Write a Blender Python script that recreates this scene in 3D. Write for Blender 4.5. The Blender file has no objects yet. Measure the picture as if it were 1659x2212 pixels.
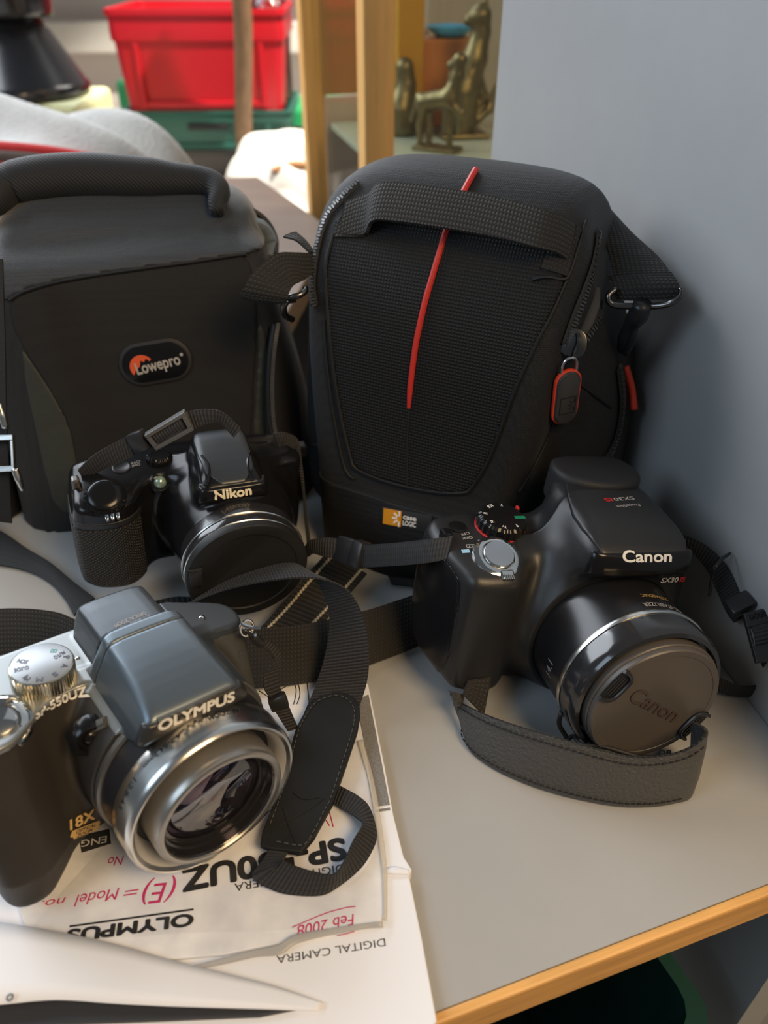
import bpy, bmesh, math, random
import numpy as np
from mathutils import Vector, Matrix

random.seed(7); np.random.seed(7)
SC = bpy.context.scene
COL = SC.collection

# ------------------------------------------------------------------ camera
F, CX, CY = 1661.0, 829.5, 1106.0
PITCH = math.radians(36.5); EYE = np.array([0.0, 0.0, 0.30])
FW = np.array([0, math.cos(PITCH), -math.sin(PITCH)])
UPV = np.array([0, math.sin(PITCH), math.cos(PITCH)])
RT = np.array([1.0, 0, 0])
cam_d = bpy.data.cameras.new('camera')
cam = bpy.data.objects.new('camera', cam_d); COL.objects.link(cam)
cam.location = EYE; cam.rotation_euler = (math.pi/2 - PITCH, 0, 0)
cam_d.sensor_fit = 'VERTICAL'; cam_d.sensor_height = 24.0
cam_d.lens = 24.0 * F / 2212.0
cam_d.clip_start = 0.01; cam_d.clip_end = 50
cam_d.dof.use_dof = True; cam_d.dof.focus_distance = 0.345
cam_d.dof.aperture_fstop = cam_d.lens / 3.4
SC.camera = cam

# ------------------------------------------------------------------ light and exposure
SC.view_settings.view_transform = 'Standard'; SC.view_settings.look = 'None'
SC.view_settings.gamma = 1.0; SC.view_settings.use_curve_mapping = False
SC.view_settings.exposure = 0.0
W = bpy.data.worlds.new('room_ambient'); SC.world = W; W.use_nodes = True
WN = W.node_tree.nodes['Background']; WN.inputs['Color'].default_value = (0.80, 0.90, 1.0, 1); WN.inputs['Strength'].default_value = 0.10

def area(name, loc, target, size, power, color, size_y=None, spread=180):
    l = bpy.data.lights.new(name, 'AREA'); l.energy = power; l.color = color; l.size = size
    if size_y: l.shape = 'RECTANGLE'; l.size_y = size_y
    l.spread = math.radians(spread)
    o = bpy.data.objects.new(name, l); COL.objects.link(o); o.location = loc
    d = Vector(target) - Vector(loc); o.rotation_euler = d.to_track_quat('-Z', 'Y').to_euler()
    return o
area('window_daylight', (-0.72, 1.95, 1.05), (0.05, 0.35, 0.05), 1.0, 21, (0.84, 0.91, 1.0), 0.9)
area('side_panel_fill', (-1.10, 1.05, 0.90), (0.15, 0.35, 0.10), 0.9, 16.5, (0.86, 0.92, 1.0), 0.9)  # soft cool lamp added to brighten the side panel
area('warm_room_light', (0.62, -0.42, 1.05), (0.02, 0.22, 0.0), 0.55, 14, (1.0, 0.70, 0.38))
area('cool_fill', (-0.75, -0.20, 0.75), (0.18, 0.32, 0.08), 0.5, 3.2, (0.64, 0.82, 1.0))  # cool lamp added to lift the shaded part of the panel
area('showcase_fill', (0.9, 2.1, 1.5), (0.15, 1.05, 0.1), 0.8, 14, (1.0, 0.95, 0.88))  # lamp added to brighten the showcase and its figurines
sp = bpy.data.lights.new('sunbeam_through_window', 'SPOT'); sp.energy = 520; sp.color = (1.0, 0.95, 0.85)
sp.spot_size = math.radians(34); sp.spot_blend = 0.25; sp.shadow_soft_size = 0.03
spo = bpy.data.objects.new('sunbeam_through_window', sp); COL.objects.link(spo); spo.location = (0.55, 1.3, 1.9)
spo.rotation_euler = (Vector((-0.32, 2.05, 0.0)) - spo.location).to_track_quat('-Z', 'Y').to_euler()

# ------------------------------------------------------------------ helpers: pixels to points at a given height or depth
def ray(px, py): return FW + (px-CX)/F*RT - (py-CY)/F*UPV
def at(px, py, z=0.0):
    d = ray(px, py); return EYE + d*(z-EYE[2])/d[2]
def aty(px, py, Y):
    d = ray(px, py); return EYE + d*Y/d[1]

# ------------------------------------------------------------------ materials
MATS = {}
def mat(name, col, rough=0.5, metal=0.0, bump=None, bscale=300.0, bstr=0.15, bdist=0.0006, var=0.0, coat=0.0, sheen=0.0, spec=0.5, alpha=None, trans=0.0, emis=None, vscale=30.0, aniso=None):
    if name in MATS: return MATS[name]
    m = bpy.data.materials.new(name); m.use_nodes = True; MATS[name] = m
    nt = m.node_tree; N = nt.nodes; L = nt.links; b = N['Principled BSDF']
    b.inputs['Base Color'].default_value = (*col, 1); b.inputs['Roughness'].default_value = rough
    b.inputs['Metallic'].default_value = metal; b.inputs['Coat Weight'].default_value = coat; b.inputs['Coat Roughness'].default_value = 0.08
    b.inputs['Sheen Weight'].default_value = sheen; b.inputs['Specular IOR Level'].default_value = spec
    if sheen: b.inputs['Sheen Roughness'].default_value = 0.5
    if trans: b.inputs['Transmission Weight'].default_value = trans
    if alpha is not None: b.inputs['Alpha'].default_value = alpha
    if emis: b.inputs['Emission Color'].default_value = (*emis[0], 1); b.inputs['Emission Strength'].default_value = emis[1]
    tc = N.new('ShaderNodeTexCoord')
    src = None
    def wave(coord, axis, scale, out='Fac'):
        w = N.new('ShaderNodeTexWave'); w.bands_direction = axis; w.inputs['Scale'].default_value = scale
        L.new(tc.outputs[coord], w.inputs['Vector']); return w.outputs['Fac']
    def mth(op, a, c):
        n = N.new('ShaderNodeMath'); n.operation = op
        for i, v in enumerate((a, c)):
            if isinstance(v, (int, float)): n.inputs[i].default_value = v
            else: L.new(v, n.inputs[i])
        return n.outputs[0]
    if bump == 'noise':
        n = N.new('ShaderNodeTexNoise'); n.inputs['Scale'].default_value = bscale; n.inputs['Detail'].default_value = 4
        L.new(tc.outputs['Object'], n.inputs['Vector']); src = n.outputs['Fac']
    elif bump == 'weave':
        v = N.new('ShaderNodeTexVoronoi'); v.inputs['Scale'].default_value = bscale; v.inputs['Randomness'].default_value = 0.3
        L.new(tc.outputs['Object'], v.inputs['Vector']); src = mth('SUBTRACT', 1.0, v.outputs['Distance'])
    elif bump == 'ribs':
        r = wave('UV', 'Y', bscale); c = wave('UV', 'X', bscale*0.6); src = mth('ADD', mth('MULTIPLY', r, 0.8), mth('MULTIPLY', c, 0.2))
    elif bump == 'coarse':
        r = wave('UV', 'Y', bscale); c = wave('UV', 'X', bscale*0.8); src = mth('MULTIPLY', r, c)
    elif bump == 'twill':
        r = wave('Object', 'DIAGONAL', bscale); src = r
    elif bump == 'grid':
        r = wave('Object', 'X', bscale); c = wave('Object', 'Z', bscale); src = mth('MULTIPLY', r, c)
    elif bump == 'knurl':
        w1 = N.new('ShaderNodeTexWave'); w1.inputs['Scale'].default_value = bscale; w1.bands_direction = 'X'
        w2 = N.new('ShaderNodeTexWave'); w2.inputs['Scale'].default_value = bscale; w2.bands_direction = 'X'
        for w, a in ((w1, 0.9), (w2, -0.9)):
            mp = N.new('ShaderNodeMapping'); mp.inputs['Rotation'].default_value = (0, a, 0)
            L.new(tc.outputs['Object'], mp.inputs['Vector']); L.new(mp.outputs[0], w.inputs['Vector'])
        src = mth('MULTIPLY', w1.outputs['Fac'], w2.outputs['Fac'])
    elif bump == 'wood':
        mp = N.new('ShaderNodeMapping'); mp.inputs['Scale'].default_value = (1, 14, 14)
        L.new(tc.outputs['Object'], mp.inputs['Vector'])
        n = N.new('ShaderNodeTexNoise'); n.inputs['Scale'].default_value = bscale; n.inputs['Detail'].default_value = 6; n.inputs['Distortion'].default_value = 0.6
        L.new(mp.outputs[0], n.inputs['Vector']); src = n.outputs['Fac']
    elif bump == 'woodz':
        mp = N.new('ShaderNodeMapping'); mp.inputs['Scale'].default_value = (14, 14, 1)
        L.new(tc.outputs['Object'], mp.inputs['Vector'])
        n = N.new('ShaderNodeTexNoise'); n.inputs['Scale'].default_value = bscale; n.inputs['Detail'].default_value = 6
        L.new(mp.outputs[0], n.inputs['Vector']); src = n.outputs['Fac']
    if src is not None:
        bn = N.new('ShaderNodeBump'); bn.inputs['Strength'].default_value = bstr; bn.inputs['Distance'].default_value = bdist
        L.new(src, bn.inputs['Height']); L.new(bn.outputs[0], b.inputs['Normal'])
    if var:
        if bump in ('weave', 'ribs', 'coarse', 'twill', 'grid', 'knurl', 'wood', 'woodz'): fac = src
        else:
            n = N.new('ShaderNodeTexNoise'); n.inputs['Scale'].default_value = vscale; n.inputs['Detail'].default_value = 5
            L.new(tc.outputs['Object'], n.inputs['Vector']); fac = n.outputs['Fac']
        cr = N.new('ShaderNodeValToRGB'); e = cr.color_ramp.elements
        e[0].position = 0.25; e[1].position = 0.8
        e[0].color = (*[max(0, c*(1-var)) for c in col], 1); e[1].color = (*[min(1, c*(1+var)) for c in col], 1)
        L.new(fac, cr.inputs['Fac']); L.new(cr.outputs[0], b.inputs['Base Color'])
    return m

def glass_mat(name, tint=(1, 1, 1), gloss=0.12, rough=0.02, fr=0.9):
    if name in MATS: return MATS[name]
    m = bpy.data.materials.new(name); m.use_nodes = True; MATS[name] = m
    nt = m.node_tree; N = nt.nodes; L = nt.links; N.remove(N['Principled BSDF'])
    t = N.new('ShaderNodeBsdfTransparent'); t.inputs[0].default_value = (*tint, 1)
    g = N.new('ShaderNodeBsdfGlossy'); g.inputs['Roughness'].default_value = rough
    lw = N.new('ShaderNodeFresnel'); lw.inputs['IOR'].default_value = 1.45
    mm = N.new('ShaderNodeMath'); mm.operation = 'MULTIPLY_ADD'; mm.inputs[1].default_value = fr; mm.inputs[2].default_value = gloss*0.3
    L.new(lw.outputs[0], mm.inputs[0])
    mx = N.new('ShaderNodeMixShader'); L.new(mm.outputs[0], mx.inputs[0]); L.new(t.outputs[0], mx.inputs[1]); L.new(g.outputs[0], mx.inputs[2])
    L.new(mx.outputs[0], N['Material Output'].inputs['Surface'])
    return m

# ------------------------------------------------------------------ objects
def obj(name, verts, faces, m, parent=None, smooth=True, uv=None, world=False, label=None, sharp=None):
    me = bpy.data.meshes.new(name)
    V = np.asarray(verts, np.float32).reshape(-1, 3)
    if isinstance(faces, np.ndarray):
        k = faces.shape[1]; nf = len(faces)
        me.vertices.add(len(V)); me.vertices.foreach_set('co', V.ravel())
        me.loops.add(nf*k); me.loops.foreach_set('vertex_index', faces.astype(np.int32).ravel())
        me.polygons.add(nf); me.polygons.foreach_set('loop_start', np.arange(0, nf*k, k, dtype=np.int32))
        try: me.polygons.foreach_set('loop_total', np.full(nf, k, np.int32))
        except Exception: pass
        me.update(calc_edges=True)
    else:
        me.from_pydata([tuple(map(float, v)) for v in V], [], faces); me.update()
    me.validate()
    if uv is not None:
        ul = me.uv_layers.new(name='UVMap'); uvA = np.asarray(uv, np.float32)
        li = np.empty(len(me.loops), np.int32); me.loops.foreach_get('vertex_index', li)
        ul.data.foreach_set('uv', uvA[li].ravel())
    me.polygons.foreach_set('use_smooth', np.full(len(me.polygons), smooth, bool))
    if sharp is not None and smooth: me.set_sharp_from_angle(angle=math.radians(sharp))
    me.materials.append(m)
    o = bpy.data.objects.new(name, me); COL.objects.link(o)
    if parent is not None:
        o.parent = parent
        if world:
            mw = parent.matrix_basis.copy()
            if parent.parent is not None and parent.get('_w') is None: mw = parent.parent.matrix_basis @ parent.matrix_parent_inverse @ mw
            o.matrix_parent_inverse = mw.inverted()
    if label: o['label'] = label
    return o

def tag(o, label, cat, group=None, kind=None):
    o['label'] = label; o['category'] = cat
    if group: o['group'] = group
    if kind: o['kind'] = kind
    return o
def thing(name, label, cat, loc=(0, 0, 0), M=None, group=None):
    o = bpy.data.objects.new(name, None); COL.objects.link(o); o.empty_display_size = 0.02
    if M is None: o.location = tuple(loc)
    else:
        mm = Matrix(M.tolist()).to_4x4(); mm.translation = Vector(loc); o.matrix_basis = mm
    return tag(o, label, cat, group)

def rot(yaw, pit=0, rol=0):
    c, s = math.cos, math.sin
    Rz = np.array([[c(yaw), -s(yaw), 0], [s(yaw), c(yaw), 0], [0, 0, 1]])
    Rx = np.array([[1, 0, 0], [0, c(pit), -s(pit)], [0, s(pit), c(pit)]])
    Ry = np.array([[c(rol), 0, s(rol)], [0, 1, 0], [-s(rol), 0, c(rol)]])
    return Rz @ Rx @ Ry

# mesh makers return (verts, faces)
def join(*parts):
    V = []; Fc = []; n = 0
    for v, f in parts:
        v = np.asarray(v, float).reshape(-1, 3); V.append(v); Fc += [tuple(i+n for i in q) for q in f]; n += len(v)
    return np.concatenate(V), Fc
def box(c, s, bev=0.0, M=None, seg=2):
    bm = bmesh.new(); bmesh.ops.create_cube(bm, size=1.0)
    for v in bm.verts: v.co = Vector((v.co.x*s[0], v.co.y*s[1], v.co.z*s[2]))
    if bev: bmesh.ops.bevel(bm, geom=list(bm.edges), offset=bev, segments=seg, profile=0.5, affect='EDGES')
    bm.verts.index_update()
    V = np.array([v.co[:] for v in bm.verts]); Fc = [tuple(v.index for v in f.verts) for f in bm.faces]; bm.free()
    if M is not None: V = V @ np.asarray(M).T
    return V + np.asarray(c, float), Fc
def lathe(prof, c=(0, 0, 0), axis=1, n=72, M=None):
    """prof: (radius, position along axis); closed where radius is 0"""
    V = []; Fc = []
    for r, p in prof:
        for k in range(n):
            a = 2*math.pi*k/n
            q = [r*math.cos(a), r*math.sin(a)]
            v = [0, 0, 0]; v[axis] = p; o = [i for i in range(3) if i != axis]; v[o[0]] = q[0]; v[o[1]] = q[1]; V.append(v)
    m = len(prof)
    for i in range(m-1):
        for k in range(n):
            a, b = i*n+k, i*n+(k+1) % n; f = (a, b, b+n, a+n)
            Fc.append(f if axis != 1 else f[::-1])
    V = np.array(V, float)
    if M is not None: V = V @ np.asarray(M).T
    return V + np.asarray(c, float), Fc
def catmull(P, n):
    P = np.asarray(P, float); k = len(P)
    d = np.concatenate([[0], np.cumsum(np.sqrt(np.maximum(1e-12, ((P[1:]-P[:-1])**2).sum(1))))]); t = np.linspace(0, d[-1], n); out = []
    E = np.concatenate([[2*P[0]-P[1]], P, [2*P[-1]-P[-2]]])
    for x in t:
        i = min(k-2, max(0, np.searchsorted(d, x, side='right')-1)); u = (x-d[i])/(d[i+1]-d[i])
        a, b, c, e = E[i], E[i+1], E[i+2], E[i+3]
        out.append(0.5*((2*b)+(c-a)*u+(2*a-5*b+4*c-e)*u*u+(3*b-a-3*c+e)*u**3))
    return np.array(out)
def tube(P, r, n=8, res=None, closed=False, flat=1.0):
    P = np.asarray(P, float)
    if res: P = catmull(P, res)
    m = len(P); rr = np.full(m, r) if np.isscalar(r) else np.interp(np.linspace(0, 1, m), np.linspace(0, 1, len(r)), r)
    T = np.gradient(P, axis=0); T /= np.linalg.norm(T, axis=1, keepdims=True)+1e-12
    nrm = np.cross(T[0], [0, 0, 1.0]);
    if np.linalg.norm(nrm) < 1e-3: nrm = np.cross(T[0], [1.0, 0, 0])
    V = []
    for i in range(m):
        nrm = nrm - T[i]*(nrm @ T[i]); nrm /= np.linalg.norm(nrm)+1e-12; bn = np.cross(T[i], nrm)
        for k in range(n):
            a = 2*math.pi*k/n; V.append(P[i]+rr[i]*(math.cos(a)*nrm+flat*math.sin(a)*bn))
    Fc = []
    for i in range(m-1 if not closed else m):
        j = (i+1) % m
        for k in range(n): Fc.append((i*n+k, i*n+(k+1) % n, j*n+(k+1) % n, j*n+k))
    if not closed: Fc += [tuple(range(n))[::-1], tuple((m-1)*n+k for k in range(n))]
    return np.array(V), Fc
def ribbon(A, B, th=0.0012, n=60, cols=5):
    """strap between two edge curves; returns verts, faces, uv (uv in metres)"""
    A = catmull(A, n); B = catmull(B, n); V = []; UV = []
    mid = (A+B)/2; T = np.gradient(mid, axis=0); T /= np.linalg.norm(T, axis=1, keepdims=True)+1e-12
    ln = np.concatenate([[0], np.cumsum(np.linalg.norm(mid[1:]-mid[:-1], axis=1))])
    Wd = B-A; wl = np.linalg.norm(Wd, axis=1); N = np.cross(T, Wd); N /= np.linalg.norm(N, axis=1, keepdims=True)+1e-12
    for s in (0.5, -0.5):
        for i in range(n):
            for j in range(cols):
                u = j/(cols-1); V.append(A[i]+Wd[i]*u+N[i]*th*s*(0.55 if j in (0, cols-1) else 1)); UV.append((u*wl[i], ln[i]))
    Fc = []; o = n*cols
    for i in range(n-1):
        for j in range(cols-1):
            a = i*cols+j; Fc.append((a, a+1, a+cols+1, a+cols)); Fc.append((o+a, o+a+cols, o+a+cols+1, o+a+1))
        a = i*cols; Fc.append((a, a+cols, o+a+cols, o+a)); a += cols-1; Fc.append((a, o+a, o+a+cols, a+cols))
    for i in (0, n-1):
        for j in range(cols-1):
            a = i*cols+j; q = (a, o+a, o+a+1, a+1); Fc.append(q if i == 0 else q[::-1])
    return np.array(V), Fc, UV
def strap(name, A, B, m, parent, th=0.0012, n=60, label=None):
    V, Fc, UV = ribbon(A, B, th, n); return obj(name, V, Fc, m, parent, True, UV, world=True, label=label, sharp=50)
def prism(P, z0, z1, bev=0.0):
    """polygon P (xy in metres) raised from z0 to z1 with an optional bevel"""
    bm = bmesh.new(); vs = [bm.verts.new((p[0], p[1], z0)) for p in P]; f = bm.faces.new(vs)
    r = bmesh.ops.extrude_face_region(bm, geom=[f]); tv = [v for v in r['geom'] if isinstance(v, bmesh.types.BMVert)]
    for v in tv: v.co.z = z1
    bmesh.ops.recalc_face_normals(bm, faces=bm.faces)
    if bev: bmesh.ops.bevel(bm, geom=[e for e in bm.edges], offset=bev, segments=2, profile=0.5, affect='EDGES')
    bm.verts.index_update(); V = np.array([v.co[:] for v in bm.verts]); Fc = [tuple(v.index for v in q.verts) for q in bm.faces]; bm.free()
    return V, Fc

# ------------------------------------------------------------------ text
_tx = {}
def text_mesh(s, bold=0.0, shear=0.0):
    k = (s, bold, shear)
    if k in _tx: return _tx[k]
    c = bpy.data.curves.new('lettering', 'FONT'); c.body = s; c.resolution_u = 4; c.shear = shear
    o = bpy.data.objects.new('lettering', c); COL.objects.link(o)
    dg = bpy.context.evaluated_depsgraph_get(); me = bpy.data.meshes.new_from_object(o.evaluated_get(dg))
    V = np.array([v.co[:] for v in me.vertices]); Fc = [tuple(p.vertices) for p in me.polygons]
    bpy.data.objects.remove(o); bpy.data.meshes.remove(me); bpy.data.curves.remove(c)
    V[:, 0] -= V[:, 0].min(); V[:, :2] /= 0.69
    if bold > 0:        # heavier strokes: the outline set again a hair to each side
        D = [(0, 0)]+[(bold*math.cos(a), bold*math.sin(a)) for a in np.arange(8)*math.pi/4]; n = len(V)
        Fc = [tuple(i+n*k for i in f) for k in range(len(D)) for f in Fc]
        V = np.concatenate([V+[d[0], d[1], 0.004*k] for k, d in enumerate(D)])
    _tx[k] = (V, Fc, V[:, 0].max()); return _tx[k]
def lay(s, A, B, up, h=None, body=None, off=0.12, bold=0.02, shear=0.0):
    """text from baseline point A to B; up = rough up direction; dropped onto an SDF body if given"""
    A = np.asarray(A, float); B = np.asarray(B, float); V, Fc, w = text_mesh(s, bold, shear)
    U = B-A; ln = np.linalg.norm(U); U /= ln; up = np.asarray(up, float); Vv = up-U*(up@U); Vv /= np.linalg.norm(Vv); N = np.cross(U, Vv)
    sy = h if h else ln/w
    P = A+np.outer(V[:, 0]*ln/w, U)+np.outer(V[:, 1]*sy, Vv)+np.outer(V[:, 2]*sy, N)
    if body is not None: P = body.drop(P, N, off)+np.outer(V[:, 2]*sy, N)
    else: P = P+N*off
    return P, Fc

# ------------------------------------------------------------------ signed-distance modelling (millimetres)
def chaikin(P, n=2, closed=True):
    P = np.asarray(P, float)
    for _ in range(n):
        Q = np.roll(P, -1, 0); P = np.stack([0.75*P+0.25*Q, 0.25*P+0.75*Q], 1).reshape(-1, 2)
    return P
def poly(P, A, B, rnd=2):
    if rnd: P = chaikin(P, rnd)
    P = np.asarray(P, np.float32); d = None; ins = None
    for i in range(len(P)):
        a = P[i]; b = P[(i+1) % len(P)]; e = b-a; L2 = float(e@e)
        if L2 < 1e-9: continue
        wx = A-a[0]; wy = B-a[1]; t = np.clip((wx*e[0]+wy*e[1])/L2, 0, 1)
        q = (wx-e[0]*t)**2+(wy-e[1]*t)**2; d = q if d is None else np.minimum(d, q)
        c1 = (B >= a[1]) & (B < b[1]) & (e[0]*wy > e[1]*wx) if False else None
        cond = ((a[1] > B) != (b[1] > B))
        xin = a[0]+(B-a[1])*(e[0]/(e[1] if abs(e[1]) > 1e-9 else 1e-9))
        cr = cond & (A < xin); ins = cr if ins is None else ins ^ cr
    return np.sqrt(d)*np.where(ins, -1, 1)
def smin(a, b, k):
    h = np.clip(0.5+0.5*(b-a)/k, 0, 1); return b*(1-h)+a*h-k*h*(1-h)
def smax(a, b, k): return -smin(-a, -b, k)
class Body:
    def __init__(s, lo, hi, h, o, M, k=1.0):
        s.lo = np.array(lo, float); s.h = h; s.n = [int((hi[i]-lo[i])/h)+1 for i in range(3)]
        ax = [(s.lo[i]+h*np.arange(s.n[i])).astype(np.float32) for i in range(3)]
        s.X = ax[0][:, None, None]; s.Y = ax[1][None, :, None]; s.Z = ax[2][None, None, :]
        s.o = np.array(o, float); s.M = np.array(M); s.k = 0.001*k
    def set(s, Fd): s.F = np.ascontiguousarray(np.broadcast_to(Fd, s.n), dtype=np.float32)
    def sample(s, P):
        q = (np.atleast_2d(P)-s.lo)/s.h; n = np.array(s.n); q = np.clip(q, 0, n-1.001); i = q.astype(int); f = q-i; r = 0
        for dx in (0, 1):
            for dy in (0, 1):
                for dz in (0, 1):
                    w = (f[:, 0] if dx else 1-f[:, 0])*(f[:, 1] if dy else 1-f[:, 1])*(f[:, 2] if dz else 1-f[:, 2])
                    r = r+w*s.F[i[:, 0]+dx, i[:, 1]+dy, i[:, 2]+dz]
        return r
    def grad(s, P):
        e = s.h; g = np.stack([s.sample(P+np.eye(3)[i]*e)-s.sample(P-np.eye(3)[i]*e) for i in range(3)], 1)
        return g/(np.linalg.norm(g, axis=1, keepdims=True)+1e-9)
    def inside(s, P):
        return np.all((P >= s.lo) & (P <= s.lo+s.h*(np.array(s.n)-1)), axis=1)
    def march(s, P, D, mx=400.0, st=0.5):
        P = np.array(P, float); done = np.zeros(len(P), bool); R = P.copy(); prev = np.full(len(P), 9.0); t = 0
        while t < mx and not done.all():
            f = np.where(s.inside(P), s.sample(P), 9.0); hit = (f <= 0) & ~done
            fr = np.where(prev < 5, prev/(prev-f+1e-9), 0.5); R[hit] = (P-D*st*(1-fr)[:, None])[hit]
            done |= hit; prev = f; P = P+D*st; t += st
        return R, done
    def loc(s, w): return (np.atleast_2d(w)-s.o)@s.M/s.k
    def world(s, P): return np.atleast_2d(P)*s.k@s.M.T+s.o
    def hit(s, px, py):
        o = s.loc(EYE); d = (s.M.T@ray(px, py)); d /= np.linalg.norm(d)
        # start near the grid
        ctr = s.lo+s.h*np.array(s.n)/2; t0 = max(0, float((ctr-o[0])@d)-220)
        R, ok = s.march(o+d*t0, d[None, :], 460, 0.4)
        if not ok[0]:
            t = float((ctr-o[0])@d); print('MISS', px, py, (o[0]+d*t).round(1)); return o[0]+d*t
        return R[0]
    def hits(s, L, off=0.0, eye=False):
        P = np.array([s.hit(*q[:2]) for q in L]); E_ = s.loc(EYE)-P; N = E_/np.linalg.norm(E_, axis=1, keepdims=True) if eye else s.grad(P); of = np.array([q[2] if len(q) > 2 else off for q in L])[:, None]
        return P+N*of
    def plane(s, px, py, ax, val):
        o = s.loc(EYE)[0]; d = s.M.T@ray(px, py); return o+d*(val-o[ax])/d[ax]
    def drop(s, P, N, off=0.12, back=9.0):
        R, ok = s.march(P+N*back, np.broadcast_to(-N, P.shape), back+14, 0.25)
        R = np.where(ok[:, None], R, P); return R+N*off
    def mesh(s, Fd=None, crop=None):
        Fd = s.F if Fd is None else np.broadcast_to(Fd, s.n)
        lo = s.lo
        ins = Fd < 0
        w = np.argwhere(ins)
        if len(w) == 0: print('EMPTY'); return np.zeros((3, 3)), np.array([[0, 1, 2, 2]])
        a = np.maximum(w.min(0)-2, 0); b = np.minimum(w.max(0)+3, np.array(s.n))
        Fd = np.pad(Fd[a[0]:b[0], a[1]:b[1], a[2]:b[2]], 1, constant_values=1.0); lo = lo+(a-1)*s.h
        ins = Fd < 0; nx, ny, nz = Fd.shape
        cnt = np.zeros((nx-1, ny-1, nz-1), np.int8); C8 = [(i, j, k) for i in (0, 1) for j in (0, 1) for k in (0, 1)]
        for i, j, k in C8: cnt += ins[i:nx-1+i, j:ny-1+j, k:nz-1+k]
        mixed = (cnt > 0) & (cnt < 8); cells = np.argwhere(mixed); idx = np.full(mixed.shape, -1, np.int64); idx[mixed] = np.arange(len(cells))
        val = {c: Fd[cells[:, 0]+c[0], cells[:, 1]+c[1], cells[:, 2]+c[2]] for c in C8}
        acc = np.zeros((len(cells), 3)); num = np.zeros(len(cells))
        for c in C8:
            for ax in range(3):
                if c[ax] == 0:
                    e = list(c); e[ax] = 1; e = tuple(e); fa, fb = val[c], val[e]; cr = (fa < 0) != (fb < 0)
                    t = np.where(cr, fa/(fa-fb+1e-12), 0); p = np.tile(np.array(c, float), (len(cells), 1)); p[:, ax] += t
                    acc += p*cr[:, None]; num += cr
        V = lo+(cells+acc/num[:, None])*s.h
        Q = []
        for ax in range(3):
            o1, o2 = [(1, 2), (2, 0), (0, 1)][ax]
            sl0 = [slice(None)]*3; sl1 = [slice(None)]*3; sl0[ax] = slice(0, -1); sl1[ax] = slice(1, None)
            A_, B_ = ins[tuple(sl0)], ins[tuple(sl1)]; cr = np.argwhere(A_ != B_)
            cr = cr[(cr[:, o1] > 0) & (cr[:, o2] > 0) & (cr[:, o1] < ins.shape[o1]-1) & (cr[:, o2] < ins.shape[o2]-1)]
            out = A_[cr[:, 0], cr[:, 1], cr[:, 2]]
            def cell(d1, d2):
                q = cr.copy(); q[:, o1] += d1; q[:, o2] += d2; return idx[q[:, 0], q[:, 1], q[:, 2]]
            q = np.stack([cell(-1, -1), cell(0, -1), cell(0, 0), cell(-1, 0)], 1)
            q[~out] = q[~out][:, ::-1]; Q.append(q)
        Q = np.concatenate(Q); Q = Q[(Q >= 0).all(1)]
        return V, Q
    def part(s, name, m, parent, Fd=None, label=None):
        V, Q = s.mesh(Fd); return obj(name, V*s.k, Q, m, parent, True, label=label)
    def add(s, name, vf, m, parent, smooth=True, label=None, sharp=40):
        return obj(name, np.asarray(vf[0])*s.k, vf[1], m, parent, smooth, label=label, sharp=sharp)
    def ftext(s, name, t, pA, pB, up, m, parent, h=None, bold=0.02, off=0.3, shear=0.0, nrm=None):
        """flat lettering on the tangent plane at the middle of the line"""
        c = s.hit((pA[0]+pB[0])/2, (pA[1]+pB[1])/2); o = s.loc(EYE)[0]; n = np.asarray(nrm, float) if nrm is not None else s.grad(c[None])[0]
        n = n/np.linalg.norm(n); c = c+n*off; Q = []
        for p in (pA, pB): d = s.M.T@ray(*p); Q.append(o+d*((c-o)@n)/(d@n))
        V, Fc = lay(t, Q[0], Q[1], np.cross(n, Q[1]-Q[0]), h, None, 0, bold, shear)
        return obj(name, V*s.k, Fc, m, parent, False)
    def text(s, name, t, pA, pB, up, m, parent, h=None, bold=0.02, off=0.15, label=None, drop=True, shear=0.0):
        A = s.hit(*pA); B = s.hit(*pB)
        return obj(name, (lambda r: r[0]*s.k)(r := lay(t, A, B, up, h, s if drop else None, off, bold, shear)), r[1], m, parent, False, label=label)
# ------------------------------------------------------------------ shared materials
M_lam = mat('grey_laminate', (0.40, 0.40, 0.395), 0.36, bump='noise', bscale=900, bstr=0.05, bdist=0.0002, var=0.03)
M_pine = mat('pine_edge', (0.78, 0.42, 0.13), 0.45, bump='wood', bscale=22, bstr=0.1, var=0.22)
M_pinez = mat('pine_upright', (0.86, 0.47, 0.15), 0.42, bump='woodz', bscale=14, bstr=0.1, var=0.15)
M_desk = mat('brown_wood_laminate', (0.21, 0.15, 0.105), 0.45, bump='wood', bscale=10, bstr=0.05, var=0.2)
M_white = mat('white_print', (0.78, 0.77, 0.72), 0.5)
M_blk = mat('black_print', (0.012, 0.012, 0.014), 0.6)
# ------------------------------------------------------------------ the room beyond
def cube_part(name, lo, hi, m, parent=None, bev=0.0, smooth=False, M=None, c0=None):
    lo = np.array(lo, float); hi = np.array(hi, float)
    return obj(name, *box((lo+hi)/2, hi-lo, bev), m, parent, smooth)
M_wall = mat('taupe_wall_paint', (0.60, 0.53, 0.50), 0.85, bump='noise', bscale=60, bstr=0.05)
M_floor = mat('grey_floor', (0.22, 0.21, 0.20), 0.7, var=0.1)
M_sill = mat('cream_sill_paint', (0.62, 0.57, 0.51), 0.5)
w = cube_part('wall_back', (-2.2, 2.75, -0.75), (1.6, 2.85, 1.7), M_wall); w['kind'] = 'structure'
w = cube_part('floor', (-2.2, -0.9, -0.80), (1.6, 2.85, -0.75), M_floor); w['kind'] = 'structure'
w = cube_part('trim_1', (-2.2, 2.66, 0.035), (1.6, 2.75, 0.115), M_sill, bev=0.006); w['kind'] = 'structure'
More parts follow.
